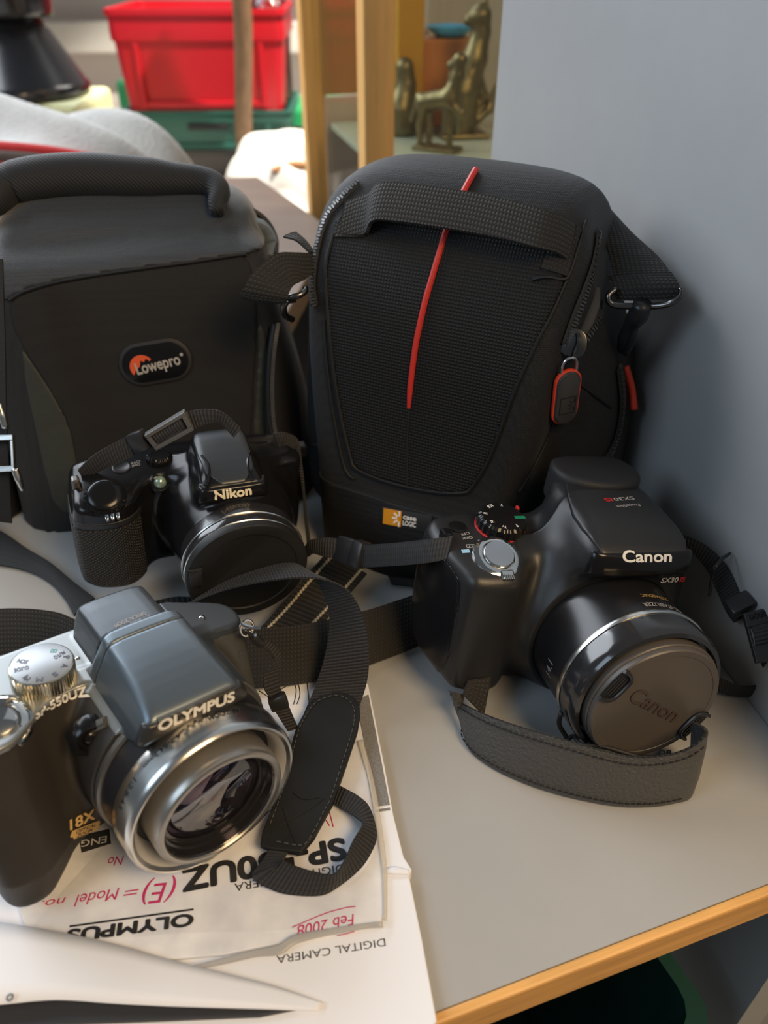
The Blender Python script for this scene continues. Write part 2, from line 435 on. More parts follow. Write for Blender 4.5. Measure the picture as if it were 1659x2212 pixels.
# long bench under the window
M_bench = mat('pale_bench_top', (0.52, 0.48, 0.43), 0.6, var=0.06)
t = thing('window_bench', 'long pale bench under the cream sill, carrying crates and cloth', 'bench', (-0.5, 2.1, -0.75))
def rel(o, p): return np.array(p)-np.array(o.location)
def cpart(name, lo, hi, m, par, bev=0.002):
    a = rel(par, lo); b = rel(par, hi); return obj(name, *box((a+b)/2, b-a, bev), m, par, False)
cpart('bench_top', (-1.9, 1.52, -0.15), (0.9, 2.74, -0.12), M_bench, t)
for x in (-1.85, 0.81):
    for y in (1.57, 2.65): cpart('leg', (x, y, -0.75), (x+0.04, y+0.04, -0.15), M_bench, t)

# crates
def crate(name, label, cx, cy, z0, w, d, h, yaw, m, taper=0.93, mr=None, handle=True, group=None):
    t = thing(name, label, 'crate', (cx, cy, z0), rot(yaw), group)
    def ringpts(s, z, inset=0.0, r=0.018):
        hw, hd = w/2*s-inset, d/2*s-inset; P = []
        for sx, sy, a0 in ((1, -1, -90), (1, 1, 0), (-1, 1, 90), (-1, -1, 180)):
            for k in range(5):
                a = math.radians(a0+90*k/4); P.append((sx*(hw-r)+r*math.cos(a), sy*(hd-r)+r*math.sin(a), z))
        return P
    def loft(rings):
        V = []; Fc = []; n = 20
        for R_ in rings: V += R_
        for i in range(len(rings)-1):
            for k in range(n): Fc.append((i*n+k, i*n+(k+1) % n, (i+1)*n+(k+1) % n, (i+1)*n+k))
        return V, Fc
    tl = lambda z: taper+(1-taper)*z/h
    V, Fc = loft([ringpts(taper, 0), ringpts(tl(h*.7), h*.7), ringpts(tl(h*.7)+.025, h*.7), ringpts(tl(h*.78)+.025, h*.78), ringpts(1.0, h*.94), ringpts(1.03, h*.94), ringpts(1.03, h),
                  ringpts(1.0, h, 0.004), ringpts(tl(h*.5), h*.5, 0.004), ringpts(taper, 0.005, 0.004)])
    n = len(V); Fc.append(tuple(range(20))[::-1]); Fc.append(tuple(range(n-20, n)))
    obj('crate_wall', V, Fc, m, t, True, sharp=30)
    # panel frame ribs on the long front
    for sx in (-1, 1):
        obj('corner_rib', *box((sx*w*0.36, -d/2*0.965-0.001, h*0.36), (0.012, 0.008, h*0.66), 0.002), m, t, False)
    obj('bottom_rib', *box((0, -d/2*0.94-0.002, h*0.07), (w*0.72, 0.008, 0.012), 0.002), m, t, False)
    if handle: obj('hand_grip', *box((0, -d/2*0.99-0.003, h*0.60), (w*0.24, 0.006, h*0.16), 0.002), mr or m, t, False)
    return t
M_red = mat('red_plastic', (0.45, 0.006, 0.014), 0.35)
M_green = mat('green_plastic', (0.02, 0.30, 0.10), 0.4)
M_dgreen = mat('dark_green_plastic', (0.018, 0.10, 0.075), 0.45)
M_dkgrey = mat('dark_grey_plastic', (0.05, 0.045, 0.042), 0.5)
a = aty(245, 235, 1.78); b = aty(612, 235, 1.78); cxr = (a[0]+b[0])/2+0.008
crate('dark_crate', 'dark grey plastic crate at the bottom of the crate stack', cxr, 1.93, -0.119, 0.37, 0.27, 0.060, 0.03, M_dkgrey, handle=False)
crate('green_crate', 'green plastic crate between the red crate and the dark crate', cxr, 1.93, -0.058, 0.35, 0.27, 0.075, 0.03, M_dgreen, mr=M_blk)
RC = crate('red_crate', 'bright red plastic crate on top of the stack by the window wall', cxr, 1.93, 0.017, 0.345, 0.28, 0.18, 0.03, M_red, handle=False)
# bright green lid leaning out behind the crates
tag(obj('green_tub', *box((cxr+0.22, 2.24, -0.0745), (0.30, 0.20, 0.09), 0.012), M_green, None, False), 'bright green plastic tub on the bench right of the crates', 'tub')
tag(obj('green_tub', *box((cxr-0.20, 2.20, -0.0445), (0.16, 0.14, 0.15), 0.01), M_green, None, False), 'green plastic tub on the bench left of the crates', 'tub')
# clear jar resting in the red crate
t = thing('glass_jar', 'small clear glass jar with dark contents standing in the red crate', 'jar', (cxr+0.135, 1.93, 0.024))
obj('jar_body', *lathe([(0, 0), (0.038, 0), (0.04, 0.01), (0.04, 0.16), (0.03, 0.19), (0.027, 0.19), (0.036, 0.15), (0.036, 0.006), (0, 0.006)], axis=2, n=24), glass_mat('jar_glass', (0.9, 0.92, 0.9)), t)
obj('jar_contents', *lathe([(0, 0.008), (0.034, 0.008), (0.034, 0.10), (0, 0.10)], axis=2, n=20), mat('dark_content', (0.03, 0.03, 0.03), 0.5), t)
# wooden pole
M_pole = mat('dark_pole_wood', (0.20, 0.115, 0.06), 0.5, bump='woodz', bscale=12, bstr=0.2, var=0.3)
pa = aty(527, 300, 1.765); pb = aty(522, 0, 1.72)
V, Fc = tube([(pa[0]+.004, 1.767, -0.12), (pa[0], 1.765, pa[2]), (pb[0], 1.72, pb[2]), (pb[0]-.01, 1.69, pb[2]+.22)], 0.0185, 10, 12)
tag(obj('wooden_pole', V, Fc, M_pole), 'thin brown wooden pole standing in front of the red crate', 'pole')
# sunlit cloth bag on the bench
def heap(cx, cy, z0, sx, sy, h, seed, n=40, k=0.6, top=1.0):
    rs = np.random.RandomState(seed); V = []; Fc = []
    ph = rs.rand(6, 3)*6.28; fr = rs.rand(6, 2)*9+3
    for i in range(n):
        for j in range(n):
            u = i/(n-1)*2-1; v = j/(n-1)*2-1
            r = (abs(u)**2.6+abs(v)**2.6)**(1/2.6); e = max(0.0, 1-r**3.2)
            w_ = sum(math.sin(fr[q, 0]*u+fr[q, 1]*v+ph[q, 0])*0.07 for q in range(6))
            z = h*(e**k)*(1+w_)*top
            V.append((cx+u*sx*(1+.04*math.sin(5*v+seed)), cy+v*sy*(1+.05*math.sin(4*u)), z0+max(z, 0.001)))
    for i in range(n-1):
        for j in range(n-1): Fc.append((i*n+j, (i+1)*n+j, (i+1)*n+j+1, i*n+j+1))
    b0 = len(V)
    bd = [i*n for i in range(n)]+[(n-1)*n+j for j in range(1, n)]+[i*n+n-1 for i in range(n-2, -1, -1)]+[j for j in range(n-2, 0, -1)]
    for q in bd: V.append((V[q][0], V[q][1], z0))
    L = len(bd)
    for i in range(L): Fc.append((bd[i], b0+i, b0+(i+1) % L, bd[(i+1) % L])[::-1])
    Fc.append(tuple(range(b0, b0+L)))
    return V, Fc
M_cloth = mat('white_cotton', (0.80, 0.74, 0.66), 0.9, bump='noise', bscale=40, bstr=0.4, bdist=0.004)
a = at(590, 420, -0.12)
t = thing('cotton_sack', 'crumpled white cotton sack in bright sun beside the pine showcase', 'sack', (-0.20, 1.635, -0.12))
obj('sack_cloth', *heap(0, 0, 0, 0.115, 0.10, 0.105, 3, k=.4), M_cloth, t)
obj('leather_trim', *tube([(-0.01, -0.085, 0.072), (0.02, -0.075, 0.082), (0.06, -0.07, 0.08), (0.09, -0.05, 0.072)], 0.007, 8, 20), mat('tan_leather', (0.35, 0.15, 0.05), 0.5), t)

# brown desk behind the shelf
t = thing('wooden_desk', 'brown wood-grain desk behind the grey shelf', 'desk', (-0.5, 0.95, -0.75))
yw = math.radians(22)
c0, c1 = at(690, 475, -0.01), at(556, 381, -0.01)
P = [c1[:2], np.array([-1.25, c1[1]-0.10]), np.array([-1.25, 0.545]), np.array([-0.12, 0.60]), c0[:2]-0.3*(c1[:2]-c0[:2])*0.62]
Pl = [p-np.array([-0.5, 0.95]) for p in P]
obj('desk_top', *prism(Pl[::-1], 0.71, 0.74, 0.002), M_desk, t, False)
for x, y in ((-0.62, -0.25), (-0.62, 0.15), (0.06, 0.15), (0.30, -0.22)): obj('leg', *box((x, y, 0.355), (0.045, 0.045, 0.71), 0.002), M_desk, t, False)
# fleece with red stripes heaped on the desk
M_fleece = mat('grey_fleece', (0.50, 0.49, 0.46), 0.95, bump='noise', bscale=220, bstr=0.6, bdist=0.003, var=0.12, sheen=0.4)
t = thing('grey_jumper', 'heaped grey fleece jumper with red stripes on the brown desk', 'jumper', (-0.44, 1.02, -0.01))
obj('fleece', *heap(-0.06, 0.0, 0, 0.285, 0.13, 0.137, 11, 46, k=.36), M_fleece, t)
M_rs = mat('red_knit', (0.55, 0.03, 0.03), 0.9, bump='noise', bscale=300, bstr=0.4, bdist=0.002)
M_ds = mat('dark_knit', (0.09, 0.065, 0.055), 0.95, bump='noise', bscale=300, bstr=0.4, bdist=0.002)
for k, (yy, zz, m_, r_) in enumerate(((-0.092, 0.126, M_rs, 0.008), (-0.101, 0.117, M_ds, 0.010), (-0.110, 0.107, M_rs, 0.010), (-0.118, 0.092, M_ds, 0.013))):
    obj('stripe', *tube([(-0.33, yy+.02, zz-.004), (-0.2, yy, zz+.004), (-0.06, yy-.002, zz+.003), (0.07, yy+.004, zz-.006), (0.19, yy+.02, zz-.035)], r_, 8, 30, flat=1.0), m_, t, label='red knitted stripe' if m_ is M_rs else 'dark brown knitted stripe')
# black cone lamp on a pale yellow base
M_blkpl = mat('gloss_black_enamel', (0.015, 0.015, 0.018), 0.22, coat=0.4)
kx = aty(14, 200, 1.45)[0]
t = thing('cone_lamp', 'black cone-shaped lamp hood on a pale yellow box, behind the grey jumper', 'lamp', (kx, 1.50, -0.12))
zl = aty(40, 214, 1.45)[2]+0.12
obj('lamp_hood', *lathe([(0, zl+.002), (0.118, zl+.002), (0.121, zl+.006), (0.121, zl+.018), (0.115, zl+.022), (0.072, zl+.095), (0.068, zl+.098), (0.062, zl+.115), (0, zl+.115)], axis=2, n=48), M_blkpl, t)
obj('lamp_neck', *lathe([(0, zl+.113), (0.082, zl+.114), (0.085, zl+.122), (0.085, zl+.30), (0, zl+.30)], axis=2, n=40), M_blkpl, t)
M_yel = mat('pale_yellow_plastic', (0.62, 0.62, 0.34), 0.5)
obj('yellow_base', *box((0, 0.0, zl/2), (0.26, 0.20, zl), 0.01), M_yel, t, False)
for k in range(3): obj('base_rib', *box((-0.06+.07*k, -0.101, zl*0.80), (0.006, 0.006, 0.03), 0.001), mat('dark_slot', (0.03, 0.03, 0.02), 0.6), t, False)

# pine and glass showcase
ang = 0.26
SR = rot(ang)
K = aty(812, 250, 0.86); k0 = np.array([K[0], 0.86, -0.75])
t = thing('showcase', 'pine-framed glass showcase with brass figurines inside', 'showcase', k0, SR)
H0, H1 = 0.0, 1.75; WX, DY = 0.55, 0.34
def post(x, y, s=0.030, nm='corner_post'): return obj(nm, *box((x, y, (H0+H1)/2), (s, s, H1-H0), 0.002), M_pinez, t, False)
post(0, 0, 0.031); post(-0.001, DY, 0.030); post(WX, 0); post(WX, DY)
obj('case_back', *box((WX*0.62, DY, 0.95), (WX*0.70, 0.008, 1.5), 0.0), mat('showcase_back_board', (0.50, 0.46, 0.40), 0.6, bump='woodz', bscale=10, var=0.08), t, False)
obj('base_panel', *box((WX/2, DY/2, 0.40), (WX, DY, 0.03), 0.002), M_pine, t, False)
GL = glass_mat('showcase_glass', (0.93, 0.95, 0.93), 0.12, 0.02, 0.5)
zs = aty(960, 318, 0.98)[2]+0.75
obj('glass_pane', *box((WX/2, 0.0, 1.0), (WX-0.03, 0.004, 1.2), 0), GL, t, False)
obj('glass_pane', *box((0.0, DY/2, 1.0), (0.004, DY-0.03, 1.2), 0), glass_mat('side_glass', (0.93, 0.95, 0.93), 0.05, 0.02, 0.10), t, False)
obj('glass_shelf', *box((WX/2, DY/2-.01, zs-0.008), (WX-0.03, DY-0.05, 0.008), 0.001), mat('shelf_glass_edge', (0.55, 0.56, 0.42), 0.25), t, False)
M_side = mat('showcase_inner_board', (0.42, 0.24, 0.10), 0.5, bump='woodz', bscale=10, var=0.12)
obj('inner_board', *box((0.060, DY-.02, 1.36), (0.10, 0.006, 0.95), 0), M_side, t, False)
obj('sunlit_cloth_board', *box((0.060, DY-.022, 0.64), (0.10, 0.006, 0.485), 0), mat('pale_sunlit_tone', (0.62, 0.50, 0.42), 0.7, var=.06), t, False, label='pale board standing in for sunlit cloth beyond the glass')  # stands in for sunlit cloth, its brightness put into the colour
def inshow(px, py, d):
    """world point on a line of sight at depth d in the showcase frame"""
    o = SR.T@(EYE-k0); v = SR.T@ray(px, py); p = o+v*(d-o[1])/v[1]; return SR@p+k0
zsh = zs-0.75-0.004
M_brass = mat('aged_brass', (0.24, 0.185, 0.085), 0.4, 0.8, bump='noise', bscale=120, bstr=0.3, bdist=0.003)
def skin_fig(name, label, loc, yaw, bones, cat='figurine', base=None):
    """bones: list of chains of (x,y,z,r)"""
    t2 = thing(name, label, cat, loc, rot(yaw), 'brass figurines in the showcase')
    B = None
    pts = np.array([q[:3] for c in bones for q in c]); rs = max(q[3] for c in bones for q in c)
    lo = pts.min(0)*1000-rs*1000-4; hi = pts.max(0)*1000+rs*1000+4
    bd = Body(lo, hi, 1.6, (0, 0, 0), np.eye(3)); Fd = None
    for c in bones:
        for i in range(len(c)-1):
            a, b = np.array(c[i])*1000, np.array(c[i+1])*1000; e = b[:3]-a[:3]; L2 = e@e
            tt = np.clip(((bd.X-a[0])*e[0]+(bd.Y-a[1])*e[1]+(bd.Z-a[2])*e[2])/L2, 0, 1)
            dd = np.sqrt((bd.X-a[0]-e[0]*tt)**2+(bd.Y-a[1]-e[1]*tt)**2+(bd.Z-a[2]-e[2]*tt)**2)-(a[3]+(b[3]-a[3])*tt)
            Fd = dd if Fd is None else smin(Fd, dd, 4)
    Fd = np.maximum(Fd, -bd.Z)
    bd.set(Fd); bd.part('figure', M_brass, t2)
    if base: obj('plinth', *box((0, 0, base[2]/2), base, 0.002), M_brass, t2, False)
    return t2
p = inshow(995, 300, 0.17)
skin_fig('upright_dog_figurine', 'tall brass dog figurine sitting upright on the showcase shelf', (p[0], p[1], zsh), 0.2,
    [[(0, 0, 0.006, .016), (0.0, 0, 0.05, .019), (0.012, 0, 0.085, .015), (0.018, 0, 0.112, .011), (0.016, 0, 0.128, .012), (0.002, 0, 0.124, .006)],
     [(0.02, 0, 0.136, .004), (0.022, 0, 0.148, .002)], [(-0.012, -0.006, 0.08, .007), (-0.02, -0.006, 0.05, .005), (-0.022, -0.006, 0.0, .006)],
     [(0.016, 0.004, 0.07, .008), (0.028, 0.004, 0.045, .005), (0.02, 0.004, 0.03, .005)], [(0.01, 0, 0.01, .006), (0.034, 0, 0.03, .005), (0.042, 0, 0.055, .003)]], base=(0.06, 0.05, 0.006))
p = inshow(945, 300, 0.10)
skin_fig('prancing_horse_figurine', 'small brass horse figurine on thin legs, left of the tall dog', (p[0], p[1], zsh), -0.5,
    [[(-0.018, 0, 0.05, .010), (0.014, 0, 0.056, .011), (0.022, 0, 0.078, .007), (0.024, 0, 0.094, .007), (0.012, 0, 0.088, .004)], [(-0.018, -.004, 0.05, .006), (-0.022, -.004, 0.025, .0035), (-0.02, -.004, 0, .004)],
     [(-0.016, .005, 0.05, .006), (-0.013, .005, 0.025, .0035), (-0.014, .005, 0, .004)], [(0.014, .004, 0.05, .006), (0.013, .004, 0.025, .0035), (0.014, .004, 0, .004)], [(0.018, -.004, 0.05, .006), (0.03, -.004, 0.042, .0035), (0.028, -.004, 0.022, .003)],
     [(-0.026, 0, 0.055, .004), (-0.034, 0, 0.03, .003)]], base=(0.055, 0.03, 0.005))
p = inshow(866, 300, 0.20)
skin_fig('crouching_figurine', 'dark brass figurine crouching beside the showcase corner post', (p[0], p[1], zsh), 0.4,
    [[(0, 0, 0.01, .02), (0, 0, 0.03, .018), (0.006, 0, 0.055, .012), (0.004, 0, 0.075, .011)], [(0.01, 0.0, 0.04, .008), (0.026, 0, 0.02, .006), (0.028, 0, 0.0, .006)]])
p = inshow(950, 190, 0.26)
tag(obj('orange_box', *box((p[0], p[1], zsh+0.05), (0.075, 0.05, 0.10), 0.003, rot(ang)), mat('orange_card', (0.60, 0.21, 0.05), 0.6), None, False), 'orange box standing on the showcase shelf behind the brass figurines', 'box')
tag(obj('blue_dish', *lathe([(0, zsh+.101), (0.018, zsh+.101), (0.032, zsh+.112), (0.030, zsh+.113), (0.016, zsh+.104), (0, zsh+.104)], (p[0]+.01, p[1], 0), axis=2, n=32), mat('blue_glaze', (0.10, 0.42, 0.66), 0.2)), 'small blue glazed dish on top of the orange box', 'dish')
p = inshow(873, 100, 0.25)
tag(obj('amber_book', *box((p[0], p[1], zsh+0.11), (0.034, 0.06, 0.22), 0.002, rot(ang)), mat('amber_cloth', (0.62, 0.30, 0.02), 0.6), None, False), 'tall amber-coloured book standing behind the showcase corner post', 'book')
p = inshow(915, 190, 0.30)
tag(obj('white_candle', *lathe([(0, zsh), (0.005, zsh), (0.005, zsh+.24), (0.001, zsh+.243)], (p[0], p[1], 0), axis=2, n=16), mat('white_wax', (0.7, 0.68, 0.6), 0.4)), 'slim white candle standing beside the amber book', 'candle')

# ------------------------------------------------------------------ the cabinet the cameras stand in
fe0 = at(950, 2212)[:2]; fe1 = at(1659, 1935)[:2]; fd = (fe1-fe0)/np.linalg.norm(fe1-fe0)
def pan(y): return 0.1805-0.23*(y-0.246)            # foot of the side panel
# corner where the front edge meets the panel
A_ = np.array([[fd[0], 0.23], [fd[1], -1.0]])
def isect(p):                                       # p + s*fd on the panel line
    s = (pan(0)-p[0]-0.23*p[1])/(fd[0]+0.23*fd[1]); return p+s*fd
FR = isect(fe0); FL = FR-0.75*fd
pd = np.array([-0.23, 1.0]); pd /= np.linalg.norm(pd)
BR = np.array([pan(0.66), 0.66]); BR0 = np.array([pan(0.535), 0.535])
BL = np.array([-0.60, 0.47])
cab = thing('cabinet', 'grey laminate cabinet with pine-edged shelf and grey side panel', 'cabinet', (0, 0, -0.75))
sh = lambda P, z0, z1, **k: prism([tuple(q) for q in P], z0+0.75, z1+0.75, **k)
fin = np.array([-fd[1], fd[0]])                     # into the cabinet
TH = 0.0195
shelf = obj('shelf', *sh([FL+fin*.004, FR+fin*.004, BR0, BL], -TH, 0), M_lam, cab, False)
ebm = rot(math.atan2(fd[1], fd[0]))
ec = (FL+FR)/2+fin*0.002
eb = obj('edge_band', *box((0, 0, 0), (0.75, 0.004, TH), 0.0012), M_pine, shelf, False, label='pine edge strip with fine grain lines')
eb.matrix_local = Matrix.Translation((ec[0], ec[1], -TH/2+0.75)) @ Matrix.Rotation(math.atan2(fd[1], fd[0]), 4, 'Z')
out = np.array([pd[1], -pd[0]])
obj('side_panel', *sh([FR+pd*0.006-out*0.0, FR+pd*0.006+out*0.018, BR+out*0.018, BR], -0.74, 1.0), M_lam, cab, False)
obj('lower_shelf', *sh([FL+fin*.012, FR+fin*.012, BR0, BL], -0.40, -0.38), M_lam, cab, False)
# green crate on the lower shelf
q = at(1235, 2185, -0.13)
t = crate('green_storage_crate', 'dark green crate under the pine-edged shelf', q[0]-0.085, q[1]+.03, -0.38, 0.26, 0.19, 0.24, math.atan2(fd[1], fd[0])+0.1, mat('bottle_green_plastic', (0.012, 0.055, 0.045), 0.35), handle=False)
# ------------------------------------------------------------------ camera materials
M_body = mat('satin_black_plastic', (0.017, 0.017, 0.018), 0.40, bump='noise', bscale=2600, bstr=0.12, bdist=0.0002)
M_gloss = mat('gloss_black_plastic', (0.008, 0.008, 0.009), 0.2, spec=0.35)
M_lensb = mat('black_lens_barrel', (0.014, 0.014, 0.016), 0.28)
M_bezel = mat('polished_black_bezel', (0.02, 0.02, 0.022), 0.16, coat=0.5)
M_cap = mat('matt_black_lens_cap', (0.085, 0.074, 0.066), 0.42, bump='noise', bscale=3000, bstr=0.1, bdist=0.0001)
M_rub = mat('black_rubber', (0.016, 0.016, 0.018), 0.6)
M_chr = mat('bright_chrome', (0.82, 0.80, 0.76), 0.08, 1.0)
M_sil = mat('satin_silver', (0.62, 0.64, 0.66), 0.28, 1.0)
M_ring = mat('silver_ring', (0.86, 0.85, 0.80), 0.22, 1.0)
M_logo = mat('silver_white_lettering', (0.86, 0.85, 0.82), 0.35)
M_grey = mat('grey_lettering', (0.40, 0.39, 0.38), 0.5)
M_redp = mat('red_lettering', (0.62, 0.03, 0.03), 0.4)
M_gold = mat('gold_lettering', (0.62, 0.40, 0.14), 0.4)
M_blue = mat('pale_blue_icon', (0.30, 0.55, 0.75), 0.4)
M_grn = mat('green_icon', (0.01, 0.22, 0.11), 0.4)
M_web = mat('black_webbing', (0.020, 0.020, 0.022), 0.75, bump='ribs', bscale=200, bstr=0.8, bdist=0.0006, var=0.55, sheen=0.06)
M_webc = mat('coarse_black_webbing', (0.026, 0.024, 0.021), 0.8, bump='coarse', bscale=175, bstr=0.8, bdist=0.0007, var=0.5, sheen=0.06)
M_leath = mat('pebbled_black_leatherette', (0.075, 0.074, 0.072), 0.42, bump='noise', bscale=650, bstr=0.9, bdist=0.0012)
M_clip = mat('black_buckle_plastic', (0.022, 0.022, 0.024), 0.34)
M_thr = mat('black_thread', (0.010, 0.010, 0.010), 0.8)
def stitches(A, B, n, r, m, parent, name='stitching', lift=0.0):
    """dashes along a curve"""
    P = catmull(A, n*3+1); parts = []
    for i in range(n): parts.append(tube(P[i*3:i*3+3], r, 5))
    V, Fc = join(*parts); return obj(name, V, Fc, m, parent, True, world=True)
def frame(t, n, u=None):
    """rotation with columns (tangent, across, normal)"""
    t = np.asarray(t, float); t = t/np.linalg.norm(t); n = np.asarray(n, float); n = n-t*(n@t); n /= np.linalg.norm(n)
    return np.stack([t, np.cross(n, t), n], 1)

# ================================================================== the right-hand black bridge camera with a capped lens
ks = 1.024
pC = EYE+ks*(np.array([0.1130, 0.2092, 0.0448])-EYE); MC = rot(0.2466, -0.0936, 0.156)
CAN = thing('bridge_camera', 'black bridge camera with bronze-tinted lens cap and red-rimmed dial, by the grey panel', 'camera', pC, MC)
B = Body((-88, 28, -37), (58, 118, 68), 0.7, pC, MC, ks); X, Y, Z = B.X, B.Y, B.Z
f2 = poly([(-76, -33.5), (46, -33.5), (49, -22), (50, 18), (46, 31), (30, 37), (-30, 40), (-68, 40), (-80, 36), (-82, 20), (-80, -10)], X, Z)
t2 = poly([(-71, 50), (-66, 47), (-50, 47), (-43, 52), (-37, 62), (-28, 66), (20, 62), (44, 58), (51, 66), (51, 90), (44, 96), (-66, 97), (-80, 93), (-82, 84), (-74, 60)], X, Y)
topc = (Z-(34.5+(Y-58)*0.20))/1.02
base = smax(smax(f2, t2, 5), topc, 7)
rad = np.sqrt(X**2+Z**2)
flare = np.maximum((rad-(35.5+np.maximum(Y-44, 0)*0.55))/1.1, 46.5-Y); flare = np.maximum(flare, Y-72)
b0 = smin(base, flare, 9)
hy = poly([(36.5, 40), (37.5, 48), (45, 53.5), (62, 58.5), (92, 60), (100, 58), (101, 15), (56, 15), (48, 34)], Y, Z)
hx = poly([(-19, 36), (23, 36), (30, 46), (33, 66), (27, 101), (-21, 101), (-28, 66), (-25, 46)], X, Y)
hz = poly([(-44, 14), (46, 14), (34, 36), (25, 57), (17, 62), (-12, 62), (-20, 57), (-30, 36)], X, Z)
hump = smax(smax(hy, hx, 4), hz, 6)
b1 = smin(b0, hump, 9)
# bottom and lens recess
b1 = np.maximum(b1, -(Z+34))
b1 = smax(b1, -np.maximum(rad-33.8, Y-52), 1.0)
B.set(b1)
body = B.part('camera_body', M_body, CAN)
# side door on the grip end
reg = poly([(52, -31), (90, -31), (93, 26), (84, 32), (62, 31), (53, 26)], Y, Z, 2)
B.part('side_cover', M_gloss, CAN, np.maximum(np.maximum(B.F-0.7, np.broadcast_to(X+67.5, B.n)), reg), label='glossy black end cover')
# flash lid and its front lip
lid = poly([(-17.5, 35), (21.5, 35), (26, 48), (27, 70), (18, 96), (-12, 96), (-21, 70), (-21.5, 50)], X, Y, 1)
B.part('flash_lid', M_body, CAN, np.maximum(np.maximum(B.F-0.9, lid), 44-Z))
B.part('flash_lip', M_gloss, CAN, np.maximum(np.maximum(B.F-1.3, poly([(-25, 33), (28, 33), (30, 43.5), (2, 40.5), (-27, 43.5)], X, Y, 1)), np.abs(Z-45)-5.5), label='glossy black lip with white lettering')
# eyecup
ec = poly([(-17, 86), (-4, 78), (14, 78), (26, 86), (27, 100), (22, 110), (-12, 110), (-18, 100)], X, Y, 2)
eyc = smax(ec, np.abs(Z-53.5)-9.5, 3.5)
B.part('eyecup', M_rub, CAN, eyc)
# lens
def ring(name, prof, m, par=CAN, bd=B, label=None, n=96): return bd.add(name, lathe(prof, n=n), m, par, True, label, 35)
ring('lens_barrel', [(0, 18), (33.2, 18), (33.6, 22), (33.9, 36), (34.1, 50), (34.1, 60), (0, 60)], M_lensb)
ring('silver_ring', [(33, 20.2), (35.2, 20.0), (35.4, 18.9), (35.2, 17.6), (33, 17.4)], M_ring, label='thin bright silver ring around the lens')
ring('lens_bezel', [(33, 18), (34.8, 17.4), (34.9, 10), (34.4, 7.0), (33.6, 5.6), (31.8, 5.2), (31.4, 6.2), (31.0, 9.5), (0, 9.5)], M_bezel)
capm = ring('lens_cap', [(0, 9), (30.2, 9), (30.3, 3.0), (29.9, 2.6), (29.6, 2.6), (29.5, 0.6), (29.0, 0.0), (26.6, 0.0), (26.4, 0.25), (0, 0.25)], M_cap)
# cap release clips: notches on the left and right rims of the cap
for sx in (-1, 1):
    a = math.radians(30)
    R2 = np.array([[math.cos(a), 0, math.sin(a)], [0, 1, 0], [-math.sin(a), 0, math.cos(a)]])
    fl = [(-7.5, -1.6), (7.5, -1.6), (6.2, 3.4), (-6.2, 3.4)]
    ch = chaikin([(sx*30.1, -8.5), (sx*30.1, 8.5), (sx*25.5, 8.2), (sx*21.8, 5.0), (sx*21.8, -5.0), (sx*25.5, -8.2)], 2)
    P = np.array([(p[0], 0, p[1]) for p in ch])
    Vf = np.concatenate([P+[0, -0.16, 0], P+[0, 0.2, 0]]); n = len(P)
    Fc = [tuple(range(n)), tuple(range(2*n-1, n-1, -1))]+[(i, i+n, (i+1) % n+n, (i+1) % n) for i in range(n)]
    nt = obj('clip_recess', Vf@R2.T*B.k, Fc, M_blk, capm, False)
    g = [tube([(sx*29.5, -0.7, -7.4), (sx*25.6, -0.9, -7.0), (sx*22.9, -0.9, -4.4), (sx*22.7, -0.9, 4.4), (sx*25.6, -0.9, 7.0), (sx*29.5, -0.7, 7.4)], 0.85, 8, 40)]
    for i in range(4): g.append(box((sx*(24.6+1.4*i), -0.35, 0), (0.5, 0.5, 11.0-i*0.6), 0.1))
    V, Fc = join(*g); obj('cap_clip', V@R2.T*B.k, Fc, M_clip, capm, True, sharp=40)
# embossed maker's name on the cap
a = math.radians(30); uu = np.array([math.cos(a), 0, -math.sin(a)])
V, Fc = lay('Canon', np.array([0, 0.2, 0])-uu*15.5-np.array([math.sin(a), 0, math.cos(a)])*3.2, np.array([0, 0.2, 0])+uu*15.5-np.array([math.sin(a), 0, math.cos(a)])*3.2, (math.sin(a), 0, math.cos(a)), 7.0, None, 0.14, 0.012)
obj('embossed_name', V*B.k, Fc, mat('worn_cap_lettering', (0.075, 0.052, 0.045), 0.35), capm, False)
# printing round the barrel
def barrel_text(name, s, ang0, yb, h, r, m, bd, par, width=None, bold=0.02, flip=True):
    """lettering wrapped on a barrel of radius r, readable from behind when flip"""
    V, Fc, w = text_mesh(s, bold); sx = (width/w) if width else h
    u = (V[:, 0]-w/2)*sx/r; v = V[:, 1]*h
    a = math.radians(ang0)+(u if flip else -u)
    y = yb-v if flip else yb+v
    y = yb-v if flip else yb-(-v)
    P = np.stack([r*np.cos(a), y, r*np.sin(a)], 1)
    return obj(name, P*bd.k, Fc, m, par, False)
barrel_text('barrel_lettering', 'IMAGE STABILIZER', 72, 26.0, 2.4, 34.0, M_grey, B, CAN, 26)
barrel_text('barrel_lettering', 'ULTRASONIC', 77, 32.0, 2.0, 34.1, M_gold, B, CAN, 15)
barrel_text('barrel_lettering', '14.1', 186, 29.0, 4.2, 33.95, M_grey, B, CAN, 8, flip=False)
